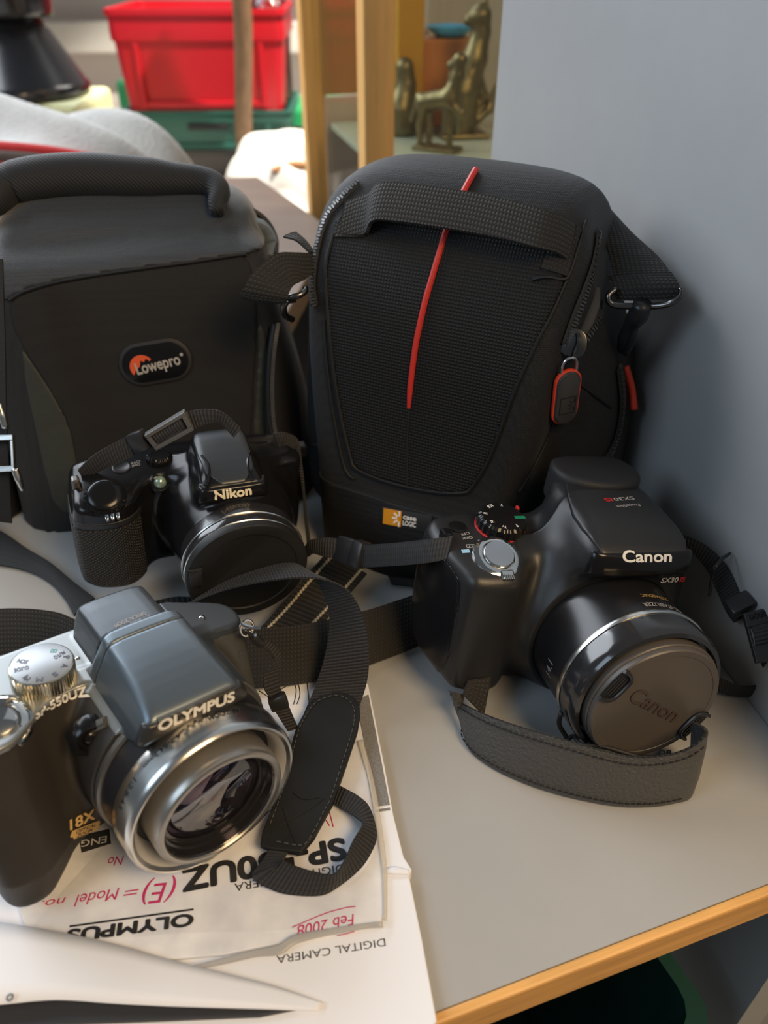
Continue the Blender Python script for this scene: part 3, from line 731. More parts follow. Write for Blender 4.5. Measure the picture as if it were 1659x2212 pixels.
# names
up = np.array([0, 0.35, 1.0])
B.text('maker_name', 'Canon', (1341, 1212), (1446, 1211), up, M_logo, CAN, 4.6, 0.035, 1.5, drop=True)
B.ftext('model_name', 'SX30', (1427, 1259), (1465, 1257), up, M_grey, CAN, 2.2, 0.03, 3.6, 0.2, (0.1, -1, .35))
B.ftext('model_name', 'IS', (1468, 1257), (1480, 1256), up, M_redp, CAN, 2.2, 0.03, 3.6, 0.2, (0.1, -1, .35))
B.text('model_name', 'SX30', (1364, 1077), (1322, 1080), (0, -1, 0), M_grey, CAN, 2.4, 0.02, 1.0)
B.text('model_name', 'IS', (1318, 1080), (1302, 1081), (0, -1, 0), M_redp, CAN, 2.4, 0.03, 1.0)
B.text('model_name', 'PowerShot', (1378, 1092), (1328, 1096), (0, -1, 0), M_grey, CAN, 2.0, 0.01, 1.0)
# mode dial
def axisframe(n):
    n = np.asarray(n, float); n /= np.linalg.norm(n); x = np.cross([0, 1, 0], n); x /= np.linalg.norm(x); return np.stack([x, np.cross(n, x), n], 1)
p0 = B.hit(1080, 1140); N0 = np.array([0.0, -0.14, 1.0]); MD = axisframe(N0)
p0 = p0+MD[:, 1]*0.5-MD[:, 2]*0.3
def fluted(r, z0, z1, n, depth=0.6, seg=6):
    V = []; Fc = []; m = n*seg
    prof = [(0, z0), (r, z0), (r, z0+.3), (r, z1-1.2), (r-1.2, z1), (0, z1)]
    for ri, z in prof:
        for k in range(m):
            a = 2*math.pi*k/m; w_ = depth*(0.5+0.5*math.cos(2*math.pi*k/seg)) if ri > r-1.3 and ri > 0 else 0
            V.append(((ri-w_)*math.cos(a), (ri-w_)*math.sin(a), z))
    for i in range(len(prof)-1):
        for k in range(m): Fc.append((i*m+k, i*m+(k+1) % m, (i+1)*m+(k+1) % m, (i+1)*m+k))
    return np.array(V), Fc
def onframe(vf, p, M): return np.asarray(vf[0])@M.T+p, vf[1]
dial = B.add('mode_dial', onframe(fluted(11.6, 1.2, 6.8, 22), p0, MD), M_gloss, CAN, True, sharp=40)
B.add('dial_rim', onframe(lathe([(0, -2.0), (11.9, -2.0), (12.0, 0.2), (11.7, 0.9), (0, 0.9)], axis=2), p0, MD), M_redp, dial, label='red rim under the mode dial')
B.add('dial_pointer', onframe(box((10.3, 7.2, 3.0), (1.2, 2.4, 7.0), 0.3), p0, MD), M_redp, CAN, False, label='red dial pointer')
g = []; gg = []
for k, s in enumerate(('P', 'Tv', 'Av', 'M', 'C', 'SCN', 'A')):
    a = math.radians(-62-44*k if k < 5 else (118 if k == 5 else 75)); q = np.array([7.4*math.cos(a), 7.4*math.sin(a), 6.9]); u_ = np.array([-math.sin(a), math.cos(a), 0]); up_ = np.array([math.cos(a), math.sin(a), 0])
    ww = 1.3*len(s)*0.8
    g.append(onframe(lay(s, q+u_*ww/2, q-u_*ww/2, up_, 1.9, None, 0.08, 0.03), p0, MD))
B.add('dial_marks', join(*g), M_logo, dial, False)
B.add('auto_mark', onframe(box((8.0, -1.2, 6.92), (5.2, 2.0, 0.15), 0.05), p0, MD@np.array([[math.cos(.0), 0, 0], [0, 1, 0], [0, 0, 1.0]])), M_grn, dial, False, label='green mark on the mode dial')
# shutter button and zoom lever
p1 = B.hit(1073, 1206); N1 = np.array([0.0, -0.42, 1.0]); MS = axisframe(N1)
lev = B.add('zoom_lever', onframe(lathe([(0, -2), (11.2, -2), (11.4, 0.0), (10.8, 1.6), (9.0, 2.6), (7.6, 2.6), (7.2, 1.4), (0, 1.4)], axis=2), p1, MS), M_chr, CAN, label='chrome zoom lever ring')
B.add('lever_nub', onframe(join(box((1.5, -10.0, 1.4), (6.5, 4.6, 3.0), 0.8), *[box((1.5+dx, -11.6, 2.0), (0.6, 2.4, 2.8), 0.2) for dx in (-2, -1, 0, 1, 2)]), p1, MS), M_chr, lev, False)
B.add('shutter_button', onframe(lathe([(0, 0.5), (6.9, 0.5), (7.0, 3.1), (6.6, 3.9), (4, 4.1), (0, 4.15)], axis=2), p1, MS), M_sil, lev, label='silver shutter button')
p2 = B.hit(988, 1139); NM = axisframe(B.grad(p2[None])[0])
B.add('power_button', onframe(lathe([(0, -0.5), (4.2, -0.5), (4.2, 0.5), (3.4, 0.8), (0, 0.8)], axis=2), p2, NM), M_gloss, CAN)
B.ftext('on_off_mark', 'ON/', (1019, 1158), (997, 1161), (0, -1, 0.0), M_grey, CAN, 1.7, 0.01)
B.ftext('on_off_mark', 'OFF', (1012, 1149), (994, 1152), (0, -1, 0.0), M_grey, CAN, 1.7, 0.01)
def icon(px, py, w, h, m, nm='zoom_icon', frm=False):
    p = B.hit(px, py); n = B.grad(p[None])[0]; Fm = axisframe(n)
    if frm: g_ = join(box((0, h/2, .1), (w, .3, .2)), box((0, -h/2, .1), (w, .3, .2)), box((w/2, 0, .1), (.3, h, .2)), box((-w/2, 0, .1), (.3, h, .2)), box((-.7, -.2, .1), (.45, h*.4, .2)), box((.6, -.2, .1), (.45, h*.4, .2)))
    else: g_ = join(box((0, 0, .1), (w, h, .2)))
    return B.add(nm, onframe(g_, p, Fm), m, CAN, False)
icon(1006, 1191, 3.6, 2.2, M_blue); icon(1017, 1180, 4.0, 1.9, M_grey, frm=True); icon(1043, 1170, 4.0, 1.9, M_grey, frm=True)
p = B.hit(1066, 1168); Fm = axisframe(B.grad(p[None])[0]); B.add('zoom_icon', onframe(join(lathe([(0.9, -.1), (1.2, -.1), (1.2, .25), (0.9, .25), (0.9, -.1)], axis=2, n=20), box((-1.9, 0.2, .1), (1.4, .35, .25))), p, Fm), M_blue, CAN, False)
# screws on the end cover
for q in ((936, 1226), (911, 1367)):
    p = B.hit(*q); B.add('cover_screw', onframe(lathe([(0, -.3), (1.5, -.3), (1.5, .3), (1.1, .45), (0, .3)], axis=2, n=20), p, axisframe(B.grad(p[None])[0]+[0, 1e-3, 0])), M_clip, CAN)
# strap lugs and hinge pieces
pl = B.hit(975, 1166); B.add('strap_lug', box(pl+np.array([-2, 2, -1]), (5, 7, 9), 1.2), M_gloss, CAN, False)
pr = np.array([49.5, 78, 28.]); B.add('strap_lug', box(pr, (5, 6, 8), 1.2), M_gloss, CAN, False)
# ---- neck strap of this camera
def P3(L): return [at(*q) for q in L]
st = obj('neck_strap', *ribbon(P3([(978, 1158, .083), (930, 1164, .080), (860, 1172, .066), (780, 1178, .050)]), P3([(966, 1208, .076), (925, 1216, .071), (860, 1222, .057), (783, 1226, .040)]), .0016, 40)[:2], M_web, CAN, True, ribbon(P3([(978, 1158, .083), (930, 1164, .080), (860, 1172, .066), (780, 1178, .050)]), P3([(966, 1208, .076), (925, 1216, .071), (860, 1222, .057), (783, 1226, .040)]), .0016, 40)[2], world=True, sharp=50)
def blk(name, pts, th, m, par, bev=0.001, label=None):
    """flat block through four world corners, thickness th"""
    P = [np.array(p) for p in pts]; c = sum(P)/4; ux = (P[1]-P[0]+P[2]-P[3])/2; uy = (P[3]-P[0]+P[2]-P[1])/2
    lx, ly = np.linalg.norm(ux), np.linalg.norm(uy); fx = ux/lx; n = np.cross(ux, uy); n /= np.linalg.norm(n); fy = np.cross(n, fx)
    return obj(name, *box(c, (lx, ly, th), bev, np.stack([fx, fy, n], 1)), m, par, True, world=True, label=label, sharp=40)
# quick-release buckle and end loop
blk('quick_release_buckle', P3([(731, 1156, .045), (786, 1172, .050), (784, 1230, .040), (733, 1212, .036)]), .006, M_clip, st, .0012)
blk('buckle_socket', P3([(766, 1163, .0495), (789, 1172, .051), (787, 1232, .0395), (764, 1222, .0385)]), .0085, M_clip, st, .0015)
strap('webbing_end', P3([(735, 1164, .045), (705, 1161, .044), (672, 1166, .040), (660, 1180, .034)]), P3([(733, 1206, .037), (705, 1204, .036), (678, 1196, .034), (664, 1204, .028)]), M_web, st, .0026, 30)
# right side webbing, slider, buckle and return
strap('webbing', P3([(1450, 1150, .060), (1490, 1160, .060), (1535, 1185, .058), (1575, 1230, .052), (1600, 1290, .046), (1620, 1330, .042)]), P3([(1455, 1172, .054), (1490, 1190, .054), (1520, 1222, .050), (1543, 1265, .044), (1568, 1320, .038), (1585, 1345, .036)]), M_web, st, .0018, 50)
strap('keeper_loop', P3([(1577, 1192, .062), (1560, 1205, .062), (1545, 1225, .060), (1540, 1250, .054), (1536, 1285, .046)]), P3([(1575, 1200, .061), (1556, 1212, .0605), (1541, 1232, .0585), (1534, 1254, .053), (1529, 1288, .045)]), M_clip, st, .0016, 30)
blk('strap_slider', P3([(1562, 1302, .045), (1612, 1278, .050), (1638, 1308, .049), (1583, 1334, .044)]), .006, M_clip, st, .0015)
bk = [at(1604, 1328, .046), at(1668, 1312, .050), at(1692, 1420, .040), at(1632, 1432, .036)]
def buckle_frame(name, P, m, par, th=.004, wf=.26, hole=0.36, label=None):
    P = [np.array(p) for p in P]
    lerp = lambda u, v: (P[0]*(1-u)+P[1]*u)*(1-v)+(P[3]*(1-u)+P[2]*u)*v
    n = np.cross(P[1]-P[0], P[3]-P[0]); n /= np.linalg.norm(n)
    W_ = 0.10; a0, a1 = wf, 1-wf
    def qd(u0, u1, v0, v1):
        Q = [lerp(u0, v0), lerp(u1, v0), lerp(u1, v1), lerp(u0, v1)]; V = [q+n*th/2 for q in Q]+[q-n*th/2 for q in Q]
        return np.array(V), [(0, 1, 2, 3), (7, 6, 5, 4), (0, 4, 5, 1), (1, 5, 6, 2), (2, 6, 7, 3), (3, 7, 4, 0)]
    V, Fc = join(qd(0, 1, 0, a0), qd(0, 1, a1, 1), qd(0, W_, a0, a1), qd(1-W_, 1, a0, a1))
    o = obj(name, V, Fc, m, par, False, world=True, label=label)
    bv = o.modifiers.new('soft_edges', 'BEVEL'); bv.width = .0004; bv.segments = 2
    return o, lerp, n
bo, lp, bn = buckle_frame('strap_buckle', bk, M_clip, st, .0045, .30)
if bn[2] < 0: bn = -bn
V, Fc = lay('Canon', lp(.92, .07), lp(.15, .07)*1.0, lp(.5, .9)-lp(.5, .1), .0038, None, .0024, .02); obj('buckle_name', V, Fc, M_gloss, bo, False, world=True)
strap('webbing_in_buckle', [lp(.13, .26), lp(.13, .42)+bn*.003, lp(.13, .58)+bn*.003, lp(.13, .76)], [lp(.87, .26), lp(.87, .42)+bn*.003, lp(.87, .58)+bn*.003, lp(.87, .76)], M_web, st, .0014, 24)
strap('webbing', P3([(1640, 1425, .030), (1650, 1452, .020), (1640, 1478, .012), (1600, 1482, .012), (1560, 1466, .016), (1535, 1448, .018)]), P3([(1690, 1420, .030), (1680, 1470, .010), (1650, 1500, .003), (1600, 1504, .0025), (1558, 1496, .004), (1530, 1480, .006)]), M_web, st, .0016, 50)
# wide leatherette pad standing on edge in front of the camera
top_px = [(972, 1500), (985, 1512), (1030, 1536), (1090, 1560), (1160, 1582), (1230, 1602), (1300, 1622), (1370, 1636), (1440, 1632), (1490, 1616), (1520, 1594), (1524, 1575), (1500, 1560)]
bot_px = [(976, 1500), (998, 1545), (1012, 1612), (1060, 1654), (1130, 1688), (1200, 1712), (1270, 1729), (1340, 1740), (1410, 1740), (1460, 1732), (1488, 1722), (1500, 1690), (1496, 1660)]
Bp = [at(px, py, z) for (px, py), z in zip(bot_px, [.010, .006, .001, .001, .001, .001, .001, .001, .001, .001, .001, .001, .001])]
Tp = []
for i, ((px, py), q) in enumerate(zip(top_px, Bp)):
    d = ray(px, py); y = q[1]+0.006; Tp.append(EYE+d*y/d[1])
Tp[0] = at(970, 1492, .024); Bp[0] = at(1000, 1500, .012)
pad = strap('strap_pad', Tp, Bp, M_leath, st, .0028, 90)
Tc, Bc = catmull(Tp, 90), catmull(Bp, 90); tn = np.gradient((Tc+Bc)/2, axis=0); nn = np.cross(tn, Bc-Tc); nn /= np.linalg.norm(nn, axis=1, keepdims=True)
if nn[45][1] > 0: nn = -nn
stitches((Tc+(Bc-Tc)*.10+nn*.0016)[3:80:4], None, 46, .00035, M_thr, pad); stitches((Tc+(Bc-Tc)*.90+nn*.0016)[8:80:4], None, 44, .00035, M_thr, pad)
stitches((Tc+(Bc-Tc)*.005)[3:86:4], None, 60, .0006, M_web, pad, name='frayed_edge')
# short webbing from the grip base to the pad
strap('webbing', P3([(1010, 1470, .022), (1000, 1500, .018)]), P3([(1060, 1462, .020), (1045, 1545, .008)]), M_webc, st, .002, 10)
# lens-cap tether cord
def cord(name, L, r, m, par, n=40): return obj(name, *tube(P3(L), r, 7, n), m, par, True, world=True)
cord('cap_tether', [(1212, 1540, .03), (1208, 1565, .022), (1222, 1590, .014), (1235, 1610, .012), (1260, 1612, .016), (1310, 1622, .018), (1360, 1632, .016), (1420, 1636, .015), (1432, 1622, .018)], .0011, M_rub, CAN)
cord('cap_tether', [(1225, 1598, .013), (1240, 1590, .016), (1255, 1608, .018), (1300, 1612, .020), (1350, 1626, .019), (1400, 1640, .016), (1440, 1640, .014), (1445, 1620, .016)], .0010, M_rub, CAN)
# ================================================================== the silver and black long-zoom camera at the left front
M_obody = mat('dark_bronze_grip_plastic', (0.030, 0.026, 0.022), 0.47, bump='noise', bscale=1500, bstr=0.15, bdist=0.0002, var=0.12, vscale=60)
M_hump = mat('blue_grey_metallic_paint', (0.135, 0.165, 0.19), 0.36, 0.7)
M_hump2 = mat('dark_metallic_paint', (0.065, 0.075, 0.085), 0.38, 0.5)
M_plate = mat('brushed_silver_plate', (0.25, 0.265, 0.265), 0.36, 0.6)
M_titan = mat('grey_metallic_paint', (0.17, 0.165, 0.15), 0.35, 0.7)
M_oring = mat('champagne_silver', (0.74, 0.72, 0.68), 0.24, 1.0)
M_orin = mat('light_satin_ring', (0.74, 0.735, 0.73), 0.4, 0.35)
pO = np.array([-0.0624, 0.1668, 0.0423]); MO = rot(0.6881, 0.0012, 0.1241)
OLY = thing('zoom_camera', 'silver and black zoom camera with uncovered glass lens, lying on the printed papers', 'camera', pO, MO)
O = Body((-86, -2, -44), (54, 90, 56), 0.7, pO, MO); X, Y, Z = O.X, O.Y, O.Z
f2 = poly([(-74, -26), (-71, -36), (-58, -37), (-50, -33), (-42, -30.5), (-20, -31), (40, -31), (46, -24), (48, 10), (47, 24), (44, 36), (-24, 40), (-40, 40), (-70, 40), (-77, 30)], X, Z)
Ys = Y-0.42*np.clip(Z, -20, 26)
t2 = poly([(-77, 40), (-71, 31), (-58, 29), (-50, 34), (-42, 41), (-30, 44), (42, 46), (50, 53), (50, 60), (42, 65), (22, 72), (0, 88), (-72, 90), (-79, 80)], X, Ys)
base = smax(smax(smax(f2, t2/1.06, 6), Y-86, 3), Z-(29.2-np.maximum(X-14, 0)*.17), 1.2)
rad = np.sqrt(X**2+Z**2)
flare = np.maximum(np.maximum(rad-36.5, 27-Y), Y-60)
base = smin(base, flare, 4)
hy = poly([(12.6, 31.0), (12.6, 38.5), (15.0, 41.8), (30, 45), (56, 47.5), (58, 47.5), (58, 15), (40, 12), (24, 26)], Y, Z, 2)
hz = poly([(-25, 8), (21, 8), (21.5, 31), (16.5, 41.5), (13, 49), (-14, 49), (-17.5, 41.5), (-22.5, 31)], X, Z, 2)
hump = smax(hy, hz, 3.5)
ry = poly([(52, 10), (52, 45.5), (60, 46.5), (80, 46), (83, 43), (83, 10)], Y, Z, 1)
rz = poly([(-22, 8), (18, 8), (12.5, 40), (10, 46), (-14, 46), (-17.5, 40)], X, Z, 2)
rear = smax(ry, rz, 3.5)
O.set(smin(smin(base, rear, .6), hump, .6))
O.part('camera_body', M_obody, OLY)
hm = O.part('flash_hump', M_hump, OLY, np.maximum(hump-0.5, np.maximum(27-Z, Y-51)), label='blue-grey metallic flash housing')
O.part('hump_band', M_hump, OLY, np.maximum(hump-0.35, np.maximum(27-Z, np.maximum(51.4-Y, Y-58))))
O.part('viewfinder_hood', M_hump2, OLY, np.maximum(rear-0.3, np.maximum(58.2-Y, 27-Z)))
# raised lip under the flash with the name on it
O.part('name_lip', mat('black_metallic_lip', (0.06, 0.06, 0.06), 0.3, 0.5), hm, np.maximum(hump-1.2, np.maximum(Y-16.0, np.abs(Z-35.0)-4.6)))
V, Fc = tube([O.hit(338, 1556)+[0, -.6, .4], O.hit(400, 1530)+[0, -.6, .6], O.hit(450, 1506)+[0, -.6, .6], O.hit(494, 1484)+[0, -.6, .4]], 1.0, 8, 24)
O.add('lip_bead', (V, Fc), M_titan, hm)
# silver top plate and right-hand front panel
O.part('top_plate', M_plate, OLY, np.maximum(np.maximum(O.F-0.5, 26.6-Z), np.maximum(np.maximum(X+15.5, -78-X), Z-30.2)), label='silver top plate')
#O.part('name_strip', M_gloss, OLY, np.maximum(np.maximum(O.F-0.45, np.abs(Z-21.6)-3.6), np.maximum(np.abs(X+35)-16, Y-62)))
O.part('front_panel', M_titan, OLY, np.maximum(np.maximum(O.F-0.45, 24.5-X), np.maximum(Y-66, np.maximum(-26-Z, Z-27))), label='metallic grey front panel')
O.part('panel_shoulder', M_hump2, OLY, np.maximum(np.maximum(O.F-0.6, 19-X), np.maximum(26.0-np.maximum(X-14, 0)*.17-Z, Y-84)))
# lettering
up = np.array([0, 0.2, 1.0])
O.ftext('maker_name', 'OLYMPUS', (343, 1580), (507, 1512), up, M_logo, hm, 4.3, 0.06, 2.0, 0, (0, -1, .05))
O.text('model_name', 'SP-550UZ', (77, 1553), (194, 1503), (0, .4, 1), M_logo, OLY, 3.4, 0.05, 0.8)
O.ftext('zoom_mark', '18X', (152, 1793), (205, 1768), up, M_gold, OLY, 3.9, 0.04, 1.0)
pz = O.hit(184, 1792); nz_ = O.grad(pz[None])[0]
a_ = O.hit(152, 1806); b_ = O.hit(214, 1781)
Fz = frame(b_-a_, nz_)
O.add('zoom_plate', onframe(box((0, 0, 0.1), (np.linalg.norm(b_-a_), 4.2, 0.3), 0.05), (a_+b_)/2, Fz), M_gold, OLY, False)
for s_, dz in (('OPTICAL', 0.2), ('ZOOM', -1.75)):
    c_ = (a_+b_)/2+Fz[:, 1]*dz; w_ = 5.2 if s_ == 'OPTICAL' else 4.0
    V, Fc = lay(s_, c_-Fz[:, 0]*w_, c_+Fz[:, 0]*w_, Fz[:, 1], 1.5, None, 0.3, 0.02); obj('zoom_plate_lettering', V*.001, Fc, M_blk, OLY, False)
O.text('hump_lettering', 'STABILIZATION', (322, 1332), (250, 1361), (0, -1, 0.1), M_grey, hm, 2.1, 0.01, 0.4)
O.text('hump_lettering', 'OPTICAL ZOOM', (312, 1323), (246, 1352), (0, -1, 0.1), M_grey, hm, 1.9, 0.01, 0.4)
O.ftext('panel_emblem', '8', (516, 1422), (526, 1420), up, M_oring, OLY, 3.6, 0.0, 0.6)
# mode dial
def knurled(r, z0, z1, n, top, depth=0.3):
    V = []; Fc = []; m = n*4; prof = [(0, z0, 0), (r, z0, 0), (r, z0+.4, 1), (r, z1-1.0, 1), (r-.3, z1-.4, 0), (r-1.0, z1, 0), (0, z1, 0)]
    for ri, z, q in prof:
        for k in range(m):
            a = 2*math.pi*k/m; rr = ri-(depth if q and k % 4 in (2, 3) else 0); V.append((rr*math.cos(a), rr*math.sin(a), z))
    for i in range(len(prof)-1):
        for k in range(m): Fc.append((i*m+k, i*m+(k+1) % m, (i+1)*m+(k+1) % m, (i+1)*m+k))
    return np.array(V), Fc
pd0 = O.hit(92, 1440); zt = pd0[2]
pd0 = O.plane(90, 1434, 2, 29+8.0); pd0[2] = 29.2
ID = np.eye(3)
md = O.add('mode_dial', onframe(knurled(11.6, -0.8, 8.2, 60, True), pd0, ID), mat('dial_silver_gilt', (0.66, 0.60, 0.46), 0.22, 1.0), OLY, True, sharp=25)
O.add('dial_top', onframe(lathe([(0, 8.25), (10.6, 8.25), (10.9, 8.1)], axis=2), pd0, ID), mat('dial_top_silver', (0.33, 0.35, 0.37), 0.38, 0.5), md, True, label='silver spun-finish dial top')
g = []
for s_, ad, ww in (('P', -8, 1.6), ('A', -38, 1.9), ('S', -72, 1.8), ('M', -108, 2.3), ('My', -140, 2.6), ('GUIDE', 172, 5.0), ('SCN', 138, 3.8), ('AUTO', 18, 4.6)):
    a = math.radians(ad-6); q = np.array([7.7*math.cos(a), 7.7*math.sin(a), 8.3]); u_ = np.array([-math.sin(a), math.cos(a), 0]); r_ = np.array([math.cos(a), math.sin(a), 0])
    if s_ in ('AUTO', 'GUIDE', 'SCN'): d_ = -r_ if s_ == 'AUTO' else r_; q = q-r_*(0.8); g.append(onframe(lay(s_, q-d_*ww/2, q+d_*ww/2, np.cross([0, 0, 1], d_), 1.9, None, 0.05, 0.02), pd0, ID))
    else: g.append(onframe(lay(s_, q+u_*ww/2, q-u_*ww/2, r_, 2.2, None, 0.05, 0.03), pd0, ID))
O.add('dial_marks', join(*g), mat('dark_blue_print', (0.03, 0.035, 0.07), 0.5), md, False)
O.add('dial_marks', onframe(join(box((2.4, 7.4, 8.3), (2.2, .3, .1)), box((2.4, 6.0, 8.3), (2.2, .3, .1)), box((1.4, 6.7, 8.3), (.3, 1.6, .1)), box((3.4, 6.7, 8.3), (.3, 1.6, .1)), box((2.4, 6.7, 8.3), (.6, .6, .1))), pd0, np.array([[.8, .6, 0], [-.6, .8, 0], [0, 0, 1.0]])), mat('teal_print', (0.05, 0.35, 0.30), 0.5), md, False)
O.add('dial_index', onframe(lathe([(0, 0), (1.0, 0), (1.0, .6), (.4, 1.0), (0, 1.0)], axis=2, n=16), O.hit(168, 1424), axisframe([0, 0, 1])), M_oring, OLY)
# shutter release in its chrome collar
ps = O.hit(2, 1564); NS = axisframe([-0.05, -0.55, 1.0])
col = O.add('shutter_collar', onframe(lathe([(0, -3), (10.8, -3), (10.9, 0), (10.1, 1.2), (8.6, 2.4), (6.6, 3.0), (5.9, 2.2), (0, 2)], axis=2), ps, NS), M_chr, OLY, label='chrome zoom collar')
O.add('shutter_button', onframe(lathe([(0, 1), (5.3, 1), (5.5, 3.2), (4.9, 4.3), (2.4, 4.7), (0, 4.8)], axis=2), ps, NS), M_chr, col, label='chrome shutter button')
# AF lamp housing beside the lens
pa_ = O.hit(196, 1592); na_ = np.array([-0.1, -1, .1]); Fa = axisframe(na_)
ho = O.add('lamp_housing', onframe(lathe([(0, -4), (7.2, -4), (7.2, 1.6), (6.2, 2.8), (4.9, 2.6), (4.4, 0.6), (0, 0.4)], axis=2, n=48), pa_, Fa), M_gloss, OLY)
O.add('af_lamp', onframe(lathe([(0, 2.2), (1.6, 2.0), (2.8, 1.2), (3.3, 0.3)], axis=2, n=32), pa_, Fa), M_gloss, ho)
O.add('housing_bar', tube([O.hit(186, 1570)+[0, -2.4, .5], O.hit(205, 1561)+[0, -2.6, .6], O.hit(226, 1552)+[0, -2.4, .5]], 2.2, 10, 16), M_titan, ho)
# lens
rg = lambda n_, pf, m_, par=OLY, lb=None: ring(n_, pf, m_, par, O, lb, 128)
rg('lens_base_ring', [(33, 26.5), (35.6, 26.5), (36.0, 25.4), (35.8, 23.8), (35.0, 23.0), (33, 23)], M_titan)
rg('lens_barrel', [(30, 27), (34.4, 27), (34.5, 22), (34.3, 12), (33.5, 11.5), (30, 11.5)], M_lensb)
fr_ = rg('front_ring', [(30, 13), (34.6, 13), (34.9, 12.4), (34.9, 8.0), (34.75, 6.8), (34.8, 3.0), (34.5, 1.0), (33.6, 0.0), (32.8, 0.1), (31.6, 1.2)], M_oring, OLY, 'wide polished silver ring')
rg('ring_face', [(31.6, 1.2), (30.0, 3.2), (29.0, 6.2), (28.6, 12), (27.2, 12.5)], M_orin, fr_)
rg('barrel_gap', [(28.6, 10), (25, 10.2)], M_blk, OLY)
rg('inner_barrel', [(26.2, 12), (26.3, 0), (26.1, -3.0), (25.6, -4.2), (24.6, -4.7), (23.4, -4.6), (22.9, -4.0), (22.8, -2.0)], mat('grey_satin_barrel', (0.40, 0.385, 0.36), 0.33, 0.85))
rg('lens_recess', [(22.9, -4.0), (22.3, -3.2), (22.2, 0), (21.4, 0.2), (21.2, 2.0), (19.8, 2.2), (19.5, 3.6), (18.0, 3.8)], M_bezel)
M_iris = mat('coated_lens_depth', (0.02, 0.016, 0.02), 0.22, coat=0.15)
rg('lens_cell', [(18.0, 3.8), (16.5, 5.0), (14.5, 6.4), (14.2, 9), (12.2, 9.5), (11.6, 13), (8.4, 14), (8, 18), (5.0, 19), (4.6, 23), (0, 23.5)], M_iris)
lens_gl = glass_mat('coated_glass', (0.66, 0.60, 0.68), 0.02, 0.03, 0.22)
O.add('front_element', lathe([(19.6, 2.4), (18.0, 1.0), (15, -0.4), (11, -1.6), (6, -2.4), (0, -2.7)], n=96), lens_gl, OLY)
O.add('inner_element', lathe([(14, 8.4), (11, 7.2), (7, 6.2), (3, 5.8), (0, 5.7)], n=64), glass_mat('violet_coated_glass', (0.72, 0.60, 0.76), 0.05, 0.05, 0.3), OLY)
for s_, a0, wd in (('AF ZOOM', 76, 13), ('4.7-84.2mm', 118, 16), ('1:2.8-4.5', 150, 13), ('ED LENS', 48, 11)): barrel_text('ring_lettering', s_, a0, 9.4, 1.9, 35.0, M_blk, O, fr_, wd, 0.01, flip=True)
# strap lug
O.add('strap_ring', tube([np.array([44, 52, 26])+np.array([3.2*math.cos(a), 0.8*math.sin(a), 3.6*math.sin(a)]) for a in np.linspace(0, 2*math.pi, 25)[:-1]], 0.6, 7, closed=True), M_chr, OLY)
O.add('strap_ring', tube([O.hit(522, 1352)+[0, 0, 1], O.hit(527, 1359)+[2, -1, 1], O.hit(532, 1362)+[5, -3, 1]], 0.7, 7, 10), M_chr, OLY)
O.add('hinge_pin', onframe(lathe([(0, -1), (1.6, -1), (1.6, 0.8), (.9, 1.6), (0, 1.7)], axis=2, n=20), O.hit(436, 1337), axisframe([.3, -.3, 1])), M_chr, OLY)
# ---- its strap: thin cord, slider, wide webbing, leather pad, thin loop
so = obj('neck_strap', *tube(P3([(529, 1362, .062), (538, 1368, .060), (545, 1378, .056)]), .0011, 7, 12), M_clip, OLY, True, world=True)
blk('cord_lock', P3([(541, 1378, .056), (556, 1366, .058), (572, 1388, .052), (556, 1400, .050)]), .004, M_clip, so, .0008)
strap('thin_webbing', P3([(556, 1388, .052), (582, 1408, .046), (592, 1430, .042), (572, 1452, .040), (570, 1485, .036), (585, 1512, .030), (592, 1534, .026)]), P3([(566, 1378, .053), (598, 1398, .046), (608, 1425, .041), (600, 1450, .038), (604, 1482, .033), (614, 1505, .028), (622, 1524, .025)]), M_web, so, .0014, 50)
blk('strap_slider', P3([(578, 1513, .031), (612, 1497, .033), (628, 1520, .027), (586, 1532, .026)]), .006, M_clip, so, .001)
strap('thin_webbing', P3([(588, 1528, .026), (604, 1552, .020), (622, 1580, .014)]), P3([(622, 1520, .025), (632, 1545, .019), (644, 1572, .013)]), M_web, so, .0014, 14)
E1 = [(404, 1306, .036), (440, 1290, .042), (500, 1270, .049), (590, 1253, .056), (668, 1248, .058), (722, 1258, .055), (760, 1286, .049), (788, 1345, .040), (797, 1405, .030), (793, 1470, .018), (772, 1540, .0098)]
E2 = [(402, 1312, .030), (440, 1284, .036), (490, 1256, .044), (560, 1230, .052), (620, 1217, .055), (655, 1226, .051), (690, 1262, .044), (712, 1325, .034), (706, 1400, .025), (684, 1475, .015), (655, 1545, .0095)]
strap('wide_webbing', P3(E1), P3(E2), M_web, so, .0016, 110)
pdp = [(666, 1525), (650, 1550), (639, 1572), (628, 1610), (615, 1660), (592, 1730), (566, 1796), (561, 1824), (583, 1833), (650, 1841), (678, 1808), (703, 1762), (719, 1733), (748, 1650), (772, 1577), (778, 1545), (777, 1525), (766, 1506), (748, 1496), (727, 1493), (700, 1500), (682, 1509)]
PZ = .0150
V, Fc = prism([at(px, py, PZ)[:2] for px, py in pdp][::-1], PZ-.0032, PZ, .0006)
M_smooth = mat('smooth_black_leather', (0.013, 0.014, 0.015), 0.55, spec=0.3, bump='noise', bscale=120, bstr=0.25, bdist=0.0008, var=0.3, vscale=45)
lp_ = obj('leather_pad', V, Fc, M_smooth, so, False, world=True)
C_ = np.mean([at(px, py, PZ+.0003) for px, py in pdp], 0)
edge = [C_+(at(px, py, PZ+.0003)-C_)*np.array([.86, .93, 1]) for px, py in pdp[8:]+pdp[:7]]
stitches(edge, None, 60, .00028, mat('grey_thread', (0.075, 0.08, 0.08), 0.8), lp_)
